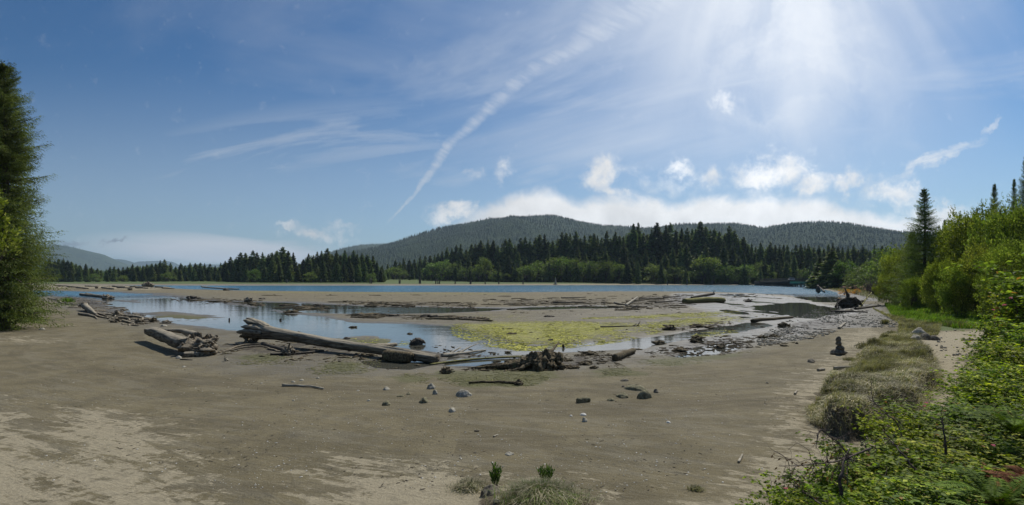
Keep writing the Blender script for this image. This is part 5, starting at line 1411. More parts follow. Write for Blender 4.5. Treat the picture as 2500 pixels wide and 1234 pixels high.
# driftwood band along the left shore
rs4 = np.random.default_rng(55)
band = [(140, 730), (165, 738), (185, 742), (205, 750), (225, 756), (240, 765), (262, 768), (285, 772), (300, 778), (315, 786), (280, 788), (250, 772), (330, 776), (215, 770), (340, 790)]
spots = ['nearest the spruce', 'by the channel mouth', 'on the pale gravel', 'above the green tuft', 'next to the green tuft', 'below the green tuft', 'at the bend', 'standing at the bend', 'in the thick of the pile', 'at the pool side of the pile',
         'at the near end of the pile', 'behind the split trunk', 'touching the pool', 'lowest on the mud', 'last toward the left log']
for i, (px, py) in enumerate(band):
    if i in (3, 7, 10, 14): gnarl_far(px, py, 26, 16, 90 + i, 'gnarled driftwood root in the left shore band, ' + spots[i], M['driftz'])
    else:
        w = rs4.uniform(22, 52); a = rs4.uniform(-.35, .12)
        simple_log(px - w / 2, py - a * 8, px + w / 2, py + w * .22 + a * 6, rs4.uniform(.07, .16), .05, 'driftwood_branch', 'grey driftwood branch in the left shore band, ' + spots[i], M['driftz'] if i % 3 else M['drift'], 'branch', seed=100 + i, bend=rs4.uniform(-.5, .5), fl=.4)
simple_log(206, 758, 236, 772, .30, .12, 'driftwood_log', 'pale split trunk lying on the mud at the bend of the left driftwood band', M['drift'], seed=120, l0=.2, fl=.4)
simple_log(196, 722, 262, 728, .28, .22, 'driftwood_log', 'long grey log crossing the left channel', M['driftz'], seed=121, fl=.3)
gnarl_far(262, 730, 34, 14, 122, 'bushy root end of the log crossing the left channel', M['driftz'])
simple_log(210, 714 + 4, 246, 724, .16, .1, 'driftwood_branch', 'branch behind the log crossing the left channel', M['drift'], seed=123)
for i, (px, py, w, h_, mt, lb) in enumerate(((374, 786, 20, 12, 'weed', 'dark weedy lump at the left end of the pool'), (405, 790, 30, 9, 'driftz', 'pile of pale twigs at the pool edge above the left log'), (340, 784, 16, 8, 'weed', 'small weedy lump beside the driftwood band'),
        (470, 730, 40, 9, 'darkwood', 'dark root tangle on the far flat left'), (606, 737, 26, 12, 'driftz', 'pyramid shaped root on the mid flat'), (775, 747, 36, 5, 'darkwood', 'flat dark driftwood on the mid flat'),
        (640, 731, 20, 4, 'darkwood', 'low dark wood right of the pyramid root'), (710, 762 + 2, 50, 5, 'weed', 'weedy bar where the pools join'), (560, 783, 6, 9, 'darkwood', 'small upright spike in the pool'), (685, 783, 8, 7, 'darkwood', 'wedge of wood poking out of the pool'),
        (863, 800, 22, 5, 'weed', 'small weed raft in the middle of the big pool'), (730, 813, 14, 4, 'weed', 'smallest weed lump in the big pool'), (1000, 816, 18, 3, 'weed', 'flat weed raft near the right end of the big pool'), (1375, 850, 10, 12, 'weed', 'thin upturned root in the shallow channel'),
        (1915, 800, 40, 14, 'weed', 'dark clump below the long weedy log'), (1860, 826, 30, 8, 'weed', 'round weed cushion in the shallow pool'), (1890, 824, 34, 8, 'weed', 'long weed cushion right of the round one'), (1915, 846, 22, 6, 'weed', 'weed clump on the sand edge of the flat'),
        (1945, 840, 10, 6, 'darkwood', 'stub standing on the edge of the sand'), (1828, 738, 26, 9, 'darkwood', 'heap of dark weed right of the algae log'), (1610, 842, 40, 14, 'weed', 'large weed heap at the channel, left of three'), (1700, 836, 56, 16, 'weed', 'largest weed heap in the channel, with roots'),
        (1660, 858, 44, 12, 'weed', 'weed heap nearest the smooth beach'), (1760, 850, 36, 10, 'weed', 'weed heap right of the largest one'), (1636, 806, 44, 14, 'weed', 'weed clump on the yellow algae, with an upright slab'), (1700, 800, 40, 9, 'weed', 'weed clump right of the upright slab'),
        (1730, 802, 30, 7, 'weed', 'rightmost weed clump on the yellow algae'), (1090, 912, 36, 18, 'weed', 'weedy cone of roots in front of the thin pole'), (1430, 890, 46, 10, 'weed', 'trailing weed right of the rooted stump'), (1400, 906 - 6, 40, 9, 'weed', 'weed strand close to the rooted stump'),
        (1345, 868 + 6, 40, 7, 'weed', 'weed bar at the water behind the rooted stump'), (1440, 866, 60, 9, 'weed', 'reddish weed bar at the water edge'), (1240, 862, 24, 5, 'weed', 'small weed bar in the channel left of the raised branch'), (1385, 882, 30, 7, 'weed', 'weed clump between stump and slanting log'),
        (1450, 898 + 2, 24, 8, 'weed', 'knobbly weed at the foot of the algae'), (960, 768 + 4, 50, 4, 'darkwood', 'left part of the long dark wrack line'), (1050, 774, 60, 5, 'darkwood', 'middle part of the long dark wrack line'), (1140, 779, 44, 5, 'darkwood', 'right part of the long dark wrack line'),
        (1250, 757, 34, 4, 'darkwood', 'dark branchy wrack by the thin channel'), (1340, 836 - 62, 34, 4, 'darkwood', 'wrack clump between the algae and the channel'), (1250, 816, 30, 4, 'weed', 'wrack on the left of the yellow algae'), (1345, 831, 18, 4, 'darkwood', 'dark chip near the lower edge of the algae'))):
    gnarl_far(px, py, w, h_, 300 + i, lb, M[mt])
# sand bar driftwood on the far left
for i, px in enumerate((150, 178, 200, 222, 236, 262, 288, 300, 318, 332, 345, 362, 392, 410)):
    py = 699 + (i * 37 % 11) * .8
    if i in (4, 8, 11): gnarl_far(px, py + 2, (12, 0, 0, 0, 10, 0, 0, 0, 14, 0, 0, 30)[i] or 10, 16 if i == 11 else 9, 400 + i, ('', '', '', '', 'low stump at the left of the far sand bar', '', '', '', 'middle stump on the far sand bar', '', '', 'tallest grey root fan on the far sand bar')[i], M['driftz'])
    else: simple_log(px - 14, py, px + 16, py + .8, .30, .2, 'driftwood_log', 'bleached log among the driftwood on the far left sand bar', M['drift'] if i % 2 else M['driftz'], seed=410 + i, group='logs on the far left sand bar', fl=.4, l0=.1 * (i % 3))
simple_log(492, 705, 584, 709, .30, .22, 'driftwood_log', 'white bare trunk stretched along the river edge at the left', M['palewood'], seed=430, l0=.5, l1=.1, bend=2.0)
gnarl_far(551, 710, 20, 7, 431, 'dark root under the white trunk at the river edge', M['darkwood'])

# ------------------------------------------------------------------ stones
SL = [(1052, 951, 18, .9, 'stone', 'rounded pale stone at the back of the left stone group'), (942, 953, 14, .7, 'stone', 'small pale stone highest on the left of the stone group'), (1035, 985, 22, .8, 'weedstone', 'brownish round stone in the middle of the left group'),
      (1132, 970, 32, .75, 'stone', 'largest pale angular stone of the left group'), (944, 991, 18, .9, 'weedstone', 'cone shaped tan stone at the lower left of the group'), (1104, 1007, 19, .75, 'stone', 'round stone nearest the viewer in the left group'),
      (1062, 964, 13, 1.1, 'stone', 'narrow leaning pale stone below the back one'), (978, 969, 15, .5, 'weedstone', 'flat tan stone between the two leftmost ones'), (998, 964, 10, .8, 'weedstone', 'little yellowish crumbly stone beside the flat tan one'),
      (1427, 1031, 14, 1.1, 'stone', 'white upright stone right of the middle'), (1424, 1015, 13, .6, 'shell', 'flat white stone just above the white upright one'), (1394, 1017, 7, .7, 'shell', 'tiny white pebble left of the white upright stone'),
      (1520, 972, 28, .6, 'weedstone', 'weed covered stone left of the biggest boulder'), (1551, 953, 42, .38, 'weedstone', 'long flat pale stone behind the biggest boulder'), (1573, 975, 32, .95, 'weedstone', 'biggest round boulder of the right group'),
      (1602, 960, 14, .9, 'darkstone', 'smooth dark stone right of the biggest boulder'), (1492, 979, 18, .5, 'weedstone', 'crumbly low stone at the left of the right group'), (1525, 931, 18, .4, 'darkstone', 'small dark flat stone at the top of the right group'), (1522, 946, 10, .6, 'darkstone', 'small dark stone under the top one'),
      (1632, 1033, 10, .6, 'shell', 'pale pebble alone right of the middle'), (1243, 1111, 18, .55, 'stone', 'white block shaped stone above the lower edge clump'), (1980, 886, 20, .65, 'darkstone', 'grey block stone on the sand left of the cairn'),
      (1873, 937, 7, .7, 'darkstone', 'tiny dark pebble on the open sand right of centre'), (436, 876, 13, .6, 'stone', 'pale stone left of the short split log'), (400, 798, 11, .7, 'stone', 'round pale stone at the pool edge above the left log'), (449, 889 + 8, 8, .5, 'stone', 'small stone below the left log'),
      (716, 934, 9, .6, 'stone', 'small pale stone above the crooked stick, left'), (737, 930, 9, .6, 'stone', 'small pale stone above the crooked stick, middle'), (776, 925, 8, .7, 'stone', 'small pale stone above the crooked stick, right'), (639, 937, 7, .5, 'stone', 'small pale stone left of the crooked stick'),
      (874, 955, 7, .5, 'stone', 'small flat stone right of the crooked stick'), (900, 980, 8, .7, 'stone', 'small pale stone at the left margin of the stone group'), (717, 979, 7, .6, 'stone', 'lonely pale pebble below the crooked stick'),
      (2243, 822, 28, .95, 'stone', 'biggest pale rock of the pile beside the path'), (2236, 830, 20, .85, 'stone', 'small rock in front of the biggest in the path pile'), (2260, 832, 26, .9, 'darkstone', 'dark rock in the middle of the path pile'), (2282, 833, 20, .9, 'darkstone', 'rightmost small rock of the path pile'),
      (2266, 744, 24, .75, 'darkstone', 'dark boulder on the shaded bank above the meadow'), (2312, 748, 26, .7, 'darkstone', 'dark boulder further right on the shaded bank'), (2278, 758, 22, .5, 'stone', 'pale boulder lying in the meadow grass'), (2330, 764, 12, 1.0, 'darkstone', 'small grey rock standing in the meadow grass'),
      (1198, 1212, 40, .95, 'darkstone', 'dark angular rock between the two green plants at the lower edge'), (1214, 1224, 20, .7, 'stone', 'small pinkish stone in front of the dark angular rock'), (103, 806, 12, .6, 'stone', 'pale stone by the spruce trunk shadow'), (2074, 757 + 4, 20, .4, 'darkstone', 'flat mossy stone under the huge root mass')]
for i, (px, py, w, ar, mt, lb) in enumerate(SL):
    p = at(px, py - w * ar * .12); s = w * p.y / F / 2
    mb = MB(); rock(mb, (0, 0, 0), s * 1.06, s * .85, s * ar * 1.12, 500 + i, 4, .40 if mt != 'shell' else .2, (i * .9) % 3)
    o = link('stone', fin(mb, 'stone', M[mt], True)); o.location = (p.x, p.y, p.z + s * ar * .25)
    tag(o, lb, 'stone')
# balanced stones
p = at(2047, 866); s = p.y / F
zc = p.z
for k, (w, hh, dx, lb) in enumerate(((34, 14, -2, 'wide dark base stone of the small cairn on the sand'), (20, 13, 4, 'rounded second stone of the small cairn'), (13, 13, 1, 'third stone of the small cairn'), (11, 12, 0, 'pointed stone topping the small cairn'))):
    mb = MB(); rock(mb, (0, 0, 0), w * s / 2, w * s / 2 * .85, hh * s / 2 * 1.1, 600 + k, 3, .3, k, flatbot=False)
    o = link('cairn_stone', fin(mb, 'cairn_stone', M['darkstone'], True)); o.location = (p.x + dx * s, p.y, zc + hh * s * .45); zc += hh * s * .82
    tag(o, lb, 'stone', 'stones of the small cairn')

# ------------------------------------------------------------------ loose litter, shells, pebbles
def scatter(poly, n, z=.1, seed=0):
    P = np.array(gp(poly, z)); rs = np.random.default_rng(seed); out = []
    # sample evenly in the view so that near and far look equally covered
    q = np.array(poly, float); lo, hi = q.min(0), q.max(0); tot = 0
    while tot < n:
        a = rs.uniform(lo[0], hi[0], n); b = rs.uniform(lo[1], hi[1], n)
        Y = (H - z) * F / (b - HZ); X = (a - 1250) / F * Y
        m = inside_sd(X, Y, P) > -.3; out.append(np.stack([X[m], Y[m]], 1)); tot += m.sum()
    o = np.concatenate(out)[:n]; return o
def chips(name, label, cat, polys, mat, s0, s1, flat, seed, elong=2.0, thr=.47):
    rs = np.random.default_rng(seed); V0, T0_ = ico(1); allP = []
    for poly, n in polys: allP.append(scatter(poly, n, .1, seed + n))
    P = np.concatenate(allP); h = np.maximum(land(P[:, 0], P[:, 1]), 0)
    # bunch them: drop those in the gaps of a noise field
    keep = fbm(P[:, 0] * .8, P[:, 1] * .35, oct=3, seed=seed) + rs.uniform(-.10, .10, len(P)) > thr
    P = P[keep]; h = h[keep]; n = len(P)
    s = (s0 + (s1 - s0) * rs.random(n) ** 2.5); a = rs.uniform(0, 3.14, n); el = rs.uniform(1, elong, n)
    jit = rs.uniform(.65, 1.25, (n, len(V0), 1))
    Q = V0[None] * jit * np.stack([s * el, s / el ** .4, s * flat], 1)[:, None, :]
    c, sn = np.cos(a)[:, None], np.sin(a)[:, None]
    V = np.stack([Q[..., 0] * c - Q[..., 1] * sn, Q[..., 0] * sn + Q[..., 1] * c, Q[..., 2]], -1) + np.stack([P[:, 0], P[:, 1], h + s * flat * .4], 1)[:, None, :]
    T = (np.arange(n) * len(V0))[:, None, None] + T0_[None]
    me = fast_mesh(name, V.reshape(-1, 3), None, T.reshape(-1, 3)); me.materials.append(mat)
    return tag(link(name, me), label, cat, kind='stuff')
chips('wrack_litter', 'dark wrack and bark litter strewn in bands over the tidal flat', 'litter',
      [([(120, 716), (200, 722), (270, 745), (340, 768), (400, 785), (330, 792), (260, 775), (200, 750), (120, 732)], 700), ([(420, 722), (640, 736), (640, 748), (420, 734)], 320), ([(690, 738), (810, 746), (810, 757), (690, 752)], 250),
       ([(830, 733), (1160, 738), (1160, 752), (830, 744)], 1500), ([(860, 764), (1190, 774), (1190, 784), (860, 775)], 1600), ([(1500, 750), (1560, 722), (1690, 720), (1700, 750), (1520, 758)], 1500), ([(1180, 732), (1500, 728), (1500, 750), (1180, 744)], 1200),
       ([(1570, 868), (1700, 826), (1810, 814), (1840, 842), (1760, 862), (1640, 876)], 900), ([(1590, 800), (1780, 784), (1790, 802), (1610, 812)], 500), ([(1800, 850), (1950, 770), (2060, 742), (2110, 760), (2060, 800), (1940, 835)], 900),
       ([(1700, 716), (1980, 718), (2000, 736), (1700, 724)], 400), ([(1780, 740), (1900, 745), (1880, 800), (1760, 790)], 260), ([(880, 850), (1060, 838), (1300, 868), (1560, 850), (1570, 888), (1380, 902), (1060, 905), (880, 885)], 1800),
       ([(520, 842), (740, 830), (960, 870), (720, 882), (530, 875)], 800), ([(1180, 795), (1560, 785), (1560, 835), (1200, 840)], 60), ([(130, 722), (900, 722), (1700, 735), (1700, 770), (900, 760)], 1500)], M['weed'], .010, .095, .40, 70, 4.0, .505)
chips('far_wrack', 'dark branches and wrack lying in streaks on the far side of the flat', 'litter',
      [([(420, 722), (640, 734), (640, 746), (420, 732)], 260), ([(820, 736), (1160, 738), (1160, 750), (830, 746)], 420), ([(1180, 730), (1500, 726), (1500, 750), (1180, 744)], 420), ([(1500, 750), (1560, 722), (1690, 720), (1700, 748), (1520, 757)], 520),
       ([(860, 766), (1190, 775), (1190, 783), (860, 774)], 420), ([(1640, 716), (2000, 718), (2000, 732), (1640, 722)], 260), ([(600, 718), (1700, 716), (1700, 724), (600, 724)], 130), ([(130, 697), (420, 698), (420, 707), (130, 706)], 220), ([(690, 740), (810, 748), (810, 757), (690, 752)], 160)],
      M['weed'], .05, .42, .28, 77, 5.0, .50)
chips('driftwood_litter', 'pale broken driftwood bits along the left shore and sand bar', 'litter',
      [([(120, 716), (200, 722), (270, 745), (340, 768), (380, 785), (320, 795), (260, 775), (200, 755), (120, 735)], 1100), ([(130, 697), (420, 698), (420, 707), (130, 706)], 700), ([(1560, 726), (1690, 722), (1700, 745), (1540, 750)], 120)], M['driftz'], .02, .20, .35, 71, 6.0, .50)
chips('pebbles', 'grey pebbles and gravel at the right shore below the meadow', 'pebbles',
      [([(2020, 742), (2160, 742), (2205, 775), (2190, 805), (2080, 796), (1980, 826), (1850, 842), (1900, 800)], 3800), ([(2010, 712), (2150, 714), (2170, 740), (2040, 744)], 1200), ([(2190, 800), (2400, 800), (2340, 900), (2270, 900)], 160)], M['stone'], .02, .085, .8, 72, 1.3)
chips('shell_fragments', 'tiny white shell fragments scattered on the near mud', 'shells',
      [([(300, 860), (900, 900), (1500, 930), (1900, 900), (1900, 1180), (1100, 1234), (100, 1234), (100, 900)], 2000)], M['shell'], .005, .018, .4, 73, 1.8)
M['algae'] = rough_material('yellow_algae', (0.30, 0.29, 0.04), (0.58, 0.54, 0.08), 5, 0.4, 0.01, 0.8)
M['olivealgae'] = rough_material('olive_algae', (0.085, 0.085, 0.022), (0.17, 0.16, 0.045), 5, 0.4, 0.01, 0.8)
chips('green_algae', 'yellow green algae strands spread over the mud flat right of the big pool', 'algae',
      [([(1100, 792), (1200, 785), (1420, 782), (1570, 788), (1640, 795), (1580, 815), (1500, 830), (1400, 842), (1280, 852), (1190, 838), (1120, 815)], 9500), ([(1420, 776), (1560, 769), (1700, 762), (1800, 756), (1810, 764), (1700, 773), (1560, 779), (1440, 781)], 3600),
       ([(1580, 787), (1680, 778), (1790, 771), (1850, 769), (1810, 783), (1680, 793), (1600, 798)], 2600), ([(1690, 815), (1770, 802), (1800, 806), (1740, 820)], 300), ([(820, 822), (960, 826), (1000, 838), (880, 842)], 160)], M['algae'], .015, .10, .08, 75, 6.0, .45)
chips('olive_algae', 'dull olive algae patches on the mud in front of the longest log', 'algae',
      [([(560, 868), (640, 860), (720, 866), (700, 886), (600, 888)], 700), ([(745, 895), (800, 873), (900, 870), (930, 884), (880, 907), (800, 915)], 1100), ([(940, 920), (1000, 908), (1045, 920), (1020, 939), (960, 937)], 500),
       ([(1070, 905), (1200, 903), (1320, 898), (1340, 915), (1280, 942), (1150, 947), (1090, 927)], 1500), ([(1470, 908), (1540, 896), (1530, 917), (1480, 920)], 250), ([(330, 776), (420, 765), (540, 772), (520, 783), (400, 783)], 400), ([(1560, 880), (1700, 862), (1850, 856), (1800, 874), (1620, 894)], 500)],
      M['olivealgae'], .008, .05, .12, 76, 6.0, .47)
chips('dark_twigs', 'small dark twigs and crumbs scattered on the near mud', 'twigs',
      [([(500, 880), (1100, 905), (1700, 890), (2000, 850), (1950, 1050), (1500, 1234), (900, 1200), (150, 1100), (200, 880)], 2600)], M['darkwood'], .005, .016, .5, 74, 4.0)

# ------------------------------------------------------------------ grasses
def in_poly(poly_w, n, seed, margin=0.0):
    P = np.array(poly_w); rs = np.random.default_rng(seed); lo, hi = P.min(0), P.max(0); out = []; tot = 0
    while tot < n:
        a = rs.uniform(lo[0], hi[0], n * 2); b = rs.uniform(lo[1], hi[1], n * 2)
        m = inside_sd(a, b, P) > margin
        out.append(np.stack([a[m], b[m]], 1)); tot += m.sum()
    return np.concatenate(out)[:n]
def grass(name, label, P, h0, h1, w, lean, mat, seed, clump=.95):
    rs = np.random.default_rng(seed)
    n = len(P); base = np.stack([P[:, 0], P[:, 1], land(P[:, 0], P[:, 1]) - .01], 1)
    f = fbm(P[:, 0] * 2.2, P[:, 1] * 2.2, oct=3, seed=seed)
    h = (h0 + (h1 - h0) * rs.random(n)) * np.clip(1 - clump + clump * 2.2 * (f - .12), .12, 2)
    mb = MB(); blades(mb, base, h, w * rs.uniform(.6, 1.3, n), rs.uniform(lean * .3, lean * 1.4, n), seed)
    return tag(link(name, fin(mb, name, mat)), label, 'grass', kind='stuff')
tp = in_poly(TUSSOCK, 60000, 80, -.22)
nn_ = fbm(tp[:, 0] * .7, tp[:, 1] * .7, oct=3, seed=81)
grass('dry_grass', 'matted dry straw grass covering the island of turf on the sand', tp[nn_ > .44], .08, .26, .011, 1.5, M['drygrass'], 82)
edge = in_poly(TUSSOCK, 30000, 83, -.25)
grass('sedge_grass', 'grey green sedge along the edges of the island of turf', np.concatenate([tp[nn_ <= .46], edge[::3]]), .10, .30, .010, .8, M['sedge'], 84)
mp = in_poly(gp([(2160, 736), (2250, 738), (2430, 762), (2420, 790), (2330, 790), (2240, 776), (2180, 762)], .6), 46000, 85, 0)
grass('meadow_grass', 'bright green meadow grass at the foot of the right bank trees', mp, .18, .5, .03, .5, M['greengrass'], 86)
mp = in_poly(gp([(2130, 745), (2180, 765), (2300, 785), (2290, 806), (2225, 815), (2190, 808), (2195, 780)], .5), 16000, 87, 0)
grass('sedge_grass', 'short dull sedge between the gravel and the green meadow', mp, .08, .30, .02, .9, M['sedge'], 88)
bp = in_poly([(105, 170), (57, 80), (56, 66), (41, 45), (30, 32), (60, 40), (110, 120), (130, 190)], 22000, 89, 0)
grass('bank_grass', 'rough grass under the trees of the right bank', bp, .2, .7, .05, .6, M['sedge'], 90)
# tufts standing alone
def tuft(px, py, w, hgt, label, mat=M['sedge'], n=260, seed=0):
    p = at(px, py); s = p.y / F; rs = np.random.default_rng(seed)
    B = np.stack([rs.normal(size=n) * w * s * .28, rs.normal(size=n) * w * s * .22, np.full(n, -.02)], 1)
    mb = MB(); blades(mb, B, hgt * s * rs.uniform(.5, 1.2, n), max(.008, .7 * s) * np.ones(n), rs.uniform(.2, 1.2, n), seed)
    o = link('grass_tuft', fin(mb, 'grass_tuft', mat)); o.location = p; tag(o, label, 'grass tuft')
for i, a in enumerate(((2076, 880, 26, 12, 'small dry tuft on the sand between the cairn and the island of turf'), (2025, 960, 26, 26, 'sedge tuft just left of the island of turf'), (2178, 816, 22, 12, 'dark tuft by the pale sand above the island of turf'),
        (2160, 792, 14, 16, 'thin tuft of sedge at the gravel edge'), (2120, 852, 44, 22, 'grey green tuft at the upper left corner of the island of turf'), (1700, 1196, 30, 16, 'sparse dry wisps at the lower edge right of the middle'), (165, 738, 24, 14, 'green tuft in the left driftwood band'),
        (2340, 798, 60, 20, 'dark sedge tuft where the path meets the meadow'), (2240, 805, 50, 20, 'sedge tuft above the rock pile'))):
    tuft(*a, n=500 if a[2] > 40 else 260, seed=900 + i, mat=M['greengrass'] if i == 6 else M['sedge'])
# clump by the lower edge
def clump(px, py, w, hgt, n, mats, label, seed):
    p = at(px, py); s = p.y / F; rs = np.random.default_rng(seed)
    t = thing('grass_clump', label, 'grass clump', (p.x, p.y, p.z - .02))
    for k, (nm, mt, fr) in enumerate(mats):
        m = int(n * fr); B = np.stack([rs.normal(size=m) * w * s * .27, rs.normal(size=m) * w * s * .20, np.zeros(m)], 1)
        r = np.hypot(B[:, 0] / (w * s * .5), B[:, 1] / (w * s * .4)); B[:, 2] = np.clip(1 - r, 0, 1) * hgt * s * .35
        mb = MB(); blades(mb, B, hgt * s * rs.uniform(.25, .75, m), .0055 * np.ones(m), rs.uniform(.4, 2.0, m), seed + k); link(nm, fin(mb, nm, mt), None, t)
clump(1322, 1222, 150, 62, 5200, (('dry_blades', M['drygrass'], .45), ('green_blades', M['greengrass'], .25), ('sedge_blades', M['sedge'], .30)), 'wide clump of dry and green grass at the middle of the lower edge', 950)
clump(1148, 1192, 70, 32, 1500, (('dry_blades', M['drygrass'], .8), ('green_blades', M['sedge'], .2)), 'small dry grass clump left of the dark angular rock', 951)
def leafy_plant(px, py, w, hgt, n, label, seed):
    p = at(px, py); s = p.y / F; rs = np.random.default_rng(seed); mb = MB(); wd = MB()
    for i in range(n):
        a = i * 2.399; o = np.array([math.cos(a), math.sin(a), 0]) * w * s * .35 * math.sqrt((i + .5) / n); h_ = hgt * s * rs.uniform(.75, 1.1) * (1 - .3 * i / n)
        tube(wd, [(o * .3), o + [0, 0, h_ * .8]], [.004, .002], 4, cap=False)
        t = np.linspace(.15, 1, 16); B = o * (.3 + .7 * t)[:, None]; B[:, 2] = h_ * .8 * t
        az = np.arange(16) * 2.399 + i; d = np.stack([np.cos(az), np.sin(az), np.full(16, 1.6)], 1)
        diamonds(mb, B, d, np.full(16, .075 * hgt / 55), np.full(16, .020 * hgt / 55), seed + i, .05)
    t_ = thing('leafy_plant', label, 'plant', p); link('stems', fin(wd, 'plant_stems', M['twig']), None, t_); link('leaves', fin(mb, 'plant_leaves', M['plant']), None, t_)
leafy_plant(1210, 1190, 40, 62, 10, 'bright green upright plant just behind the dark angular rock', 960)
leafy_plant(1334, 1182, 60, 52, 18, 'bright green plant on top of the wide grass clump', 961)

# ------------------------------------------------------------------ near thicket on the right bank
SHR = []
for k in range(5):
    wd, lf = shrub(1.0, .60, 26, 22, .055 + .010 * (k % 2), 700 + k, .5, 3)
    SHR.append([('canes', fin(wd, 'bramble_canes', M['twig'])), ('leaves', fin(lf, 'bramble_leaves', M['bramble'] if k % 2 == 0 else M['bramble2']))])
FRN = [fin(fern(13, .95, 720 + k), 'fern_fronds', M['fern']) for k in range(3)]
DFR = [fin(fern(15, .60, 730 + k, .2), 'dead_fern_fronds', M['deadfern']) for k in range(2)]
thick = [  # top px, py of the crown, distance, size
 (1905, 1215, 5.6, .75), (1975, 1180, 6.0, .85), (2040, 1140, 6.4, .9), (2110, 1095, 6.9, 1.0), (2060, 1215, 5.2, .9), (2140, 1190, 5.4, 1.0), (2200, 1130, 6.2, 1.05), (2190, 1040, 7.8, 1.0), (2265, 1020, 8.4, 1.1), (2240, 1090, 7.0, 1.1),
 (2290, 1180, 5.5, 1.0), (2320, 1100, 6.5, 1.1), (2330, 985, 9.5, 1.2), (2400, 1010, 8.4, 1.2), (2390, 1110, 6.2, 1.1), (2345, 945, 11.5, .9), (2400, 925, 11.0, 1.1), (2450, 940, 9.6, 1.3), (2480, 1050, 7.0, 1.1), (2430, 1200, 5.0, 1.0),
 (2395, 870, 14.5, 1.0), (2455, 845, 13.4, 1.2), (2500, 860, 11.5, 1.4), (2450, 800, 19, 1.2), (2500, 760, 17, 1.5), (2540, 770, 14.5, 1.9), (2500, 690, 22, 1.8), (2545, 660, 19, 2.3), (2590, 620, 17, 2.8), (2560, 800, 12, 1.8), (2570, 1000, 7.5, 1.3), (2520, 1150, 5.6, 1.1),
 (1850, 1250, 5.2, .6), (2360, 1235, 4.6, .9), (2220, 1235, 4.8, .9), (2545, 700, 26, 2.2), (2345, 1040, 7.8, 1.1), (2420, 1085, 7.0, 1.1), (1975, 1250, 4.9, .7), (2360, 905, 12.6, .7)]
rs5 = np.random.default_rng(66)
where = ['lowest left corner', 'left foot', 'left edge', 'upper left edge', 'bottom', 'lower left', 'left centre', 'left tip by the path', 'path side', 'inner left', 'lower centre', 'centre', 'path side, higher up', 'upper centre', 'centre right',
         'path bend', 'upper right', 'right side', 'right edge, low', 'bottom right', 'where the path narrows', 'beside the path end', 'right edge, middle', 'near the meadow', 'above the meadow corner', 'right edge, high', 'tall crest', 'tall crest at the right edge', 'highest crest',
         'outer right, middle', 'outer right, low', 'outer right corner', 'first leaves at the lower edge', 'bottom centre', 'bottom, left of centre', 'back of the crest', 'middle of the slope', 'right of the middle', 'bottom left', 'leafy tip over the path']
for i, (px, ty, Y, s) in enumerate(thick):
    if px < 2480: ty -= 40
    if px < 2430 and Y > 5.8: px += 38; s *= .95
    X = (px - 1250) / F * Y; z = gz(X, Y); zt = H + (HZ - ty) / F * Y
    hh = np.clip(zt - z, .45, 3.4); w = s * 1.0
    z = min(z, zt - .45) if zt - z < .45 else z
    place(SHR[i % 5], 'bramble_bush', ('bright green' if i % 5 in (0, 2, 4) else 'darker green') + ' bramble bush in the near right thicket, ' + where[i], 'bush', (X, Y, z - .05), rs5.uniform(0, 6.28), 'bushes of the near right thicket', (w, w, hh * .96))
for i, (px, py, Y, s, lb) in enumerate(((2478, 960, 6.6, .70, 'upright sword fern against the right edge above the red litter'), (2440, 1130, 4.7, .62, 'sword fern with tall fronds in the lower right corner'), (2450, 1215, 4.2, .5, 'sword fern cut by the lower edge near the right corner'),
        (2170, 1165, 5.4, .45, 'fern half hidden in the brambles at the lower middle of the thicket'), (2410, 900, 10.5, .8, 'fern in the upper part of the thicket near the right edge'))):
    X = (px - 1250) / F * Y; z = gz(X, Y); zt = H + (HZ - py) / F * Y
    place([('fronds', FRN[i % 3])], 'sword_fern', lb, 'fern', (X, Y, max(z, zt - s * .75)), i * 1.3, None, s)
for i, (px, Y, s, lb) in enumerate(((2500, 5.6, .34, 'red brown dead fern fronds at the right edge, lower heap'), (2510, 7.4, .42, 'red brown dead fern fronds at the right edge, upper heap'), (2400, 6.0, .5, 'dead fern showing between the brambles near the lower right'), (2300, 6.6, .45, 'dead fern deep in the middle of the thicket'),
        (2440, 8.8, .6, 'dead fern under the upper brambles'), (2490, 4.9, .6, 'dead fern heap in the lower right corner'), (2380, 9.6, .5, 'dead fern near the path side brambles'))):
    X = (px - 1250) / F * Y; z = gz(X, Y)
    place([('fronds', DFR[i % 2])], 'dead_fern', lb, 'fern', (X, Y, z + .18), i * 2.1, None, s)
rsl = np.random.default_rng(91); n_ = 9000
X_ = rsl.uniform(1.5, 13, n_ * 4); Y_ = rsl.uniform(2.8, 16, n_ * 4); ok_ = inside_sd(X_, Y_, np.array(BANK)) > .3; X_ = X_[ok_][:n_]; Y_ = Y_[ok_][:n_]; n_ = len(X_)
mb = MB(); a_ = rsl.uniform(0, 6.28, n_)
diamonds(mb, np.stack([X_, Y_, land(X_, Y_) + rsl.uniform(.0, .14, n_)], 1), np.stack([np.cos(a_), np.sin(a_), rsl.uniform(-.1, .35, n_)], 1), rsl.uniform(.04, .15, n_), rsl.uniform(.012, .035, n_), 92, .1)
tag(link('leaf_litter', fin(mb, 'leaf_litter', M['deadfern'])), 'red brown dead fern and leaf litter under the near right thicket', 'litter', kind='stuff')
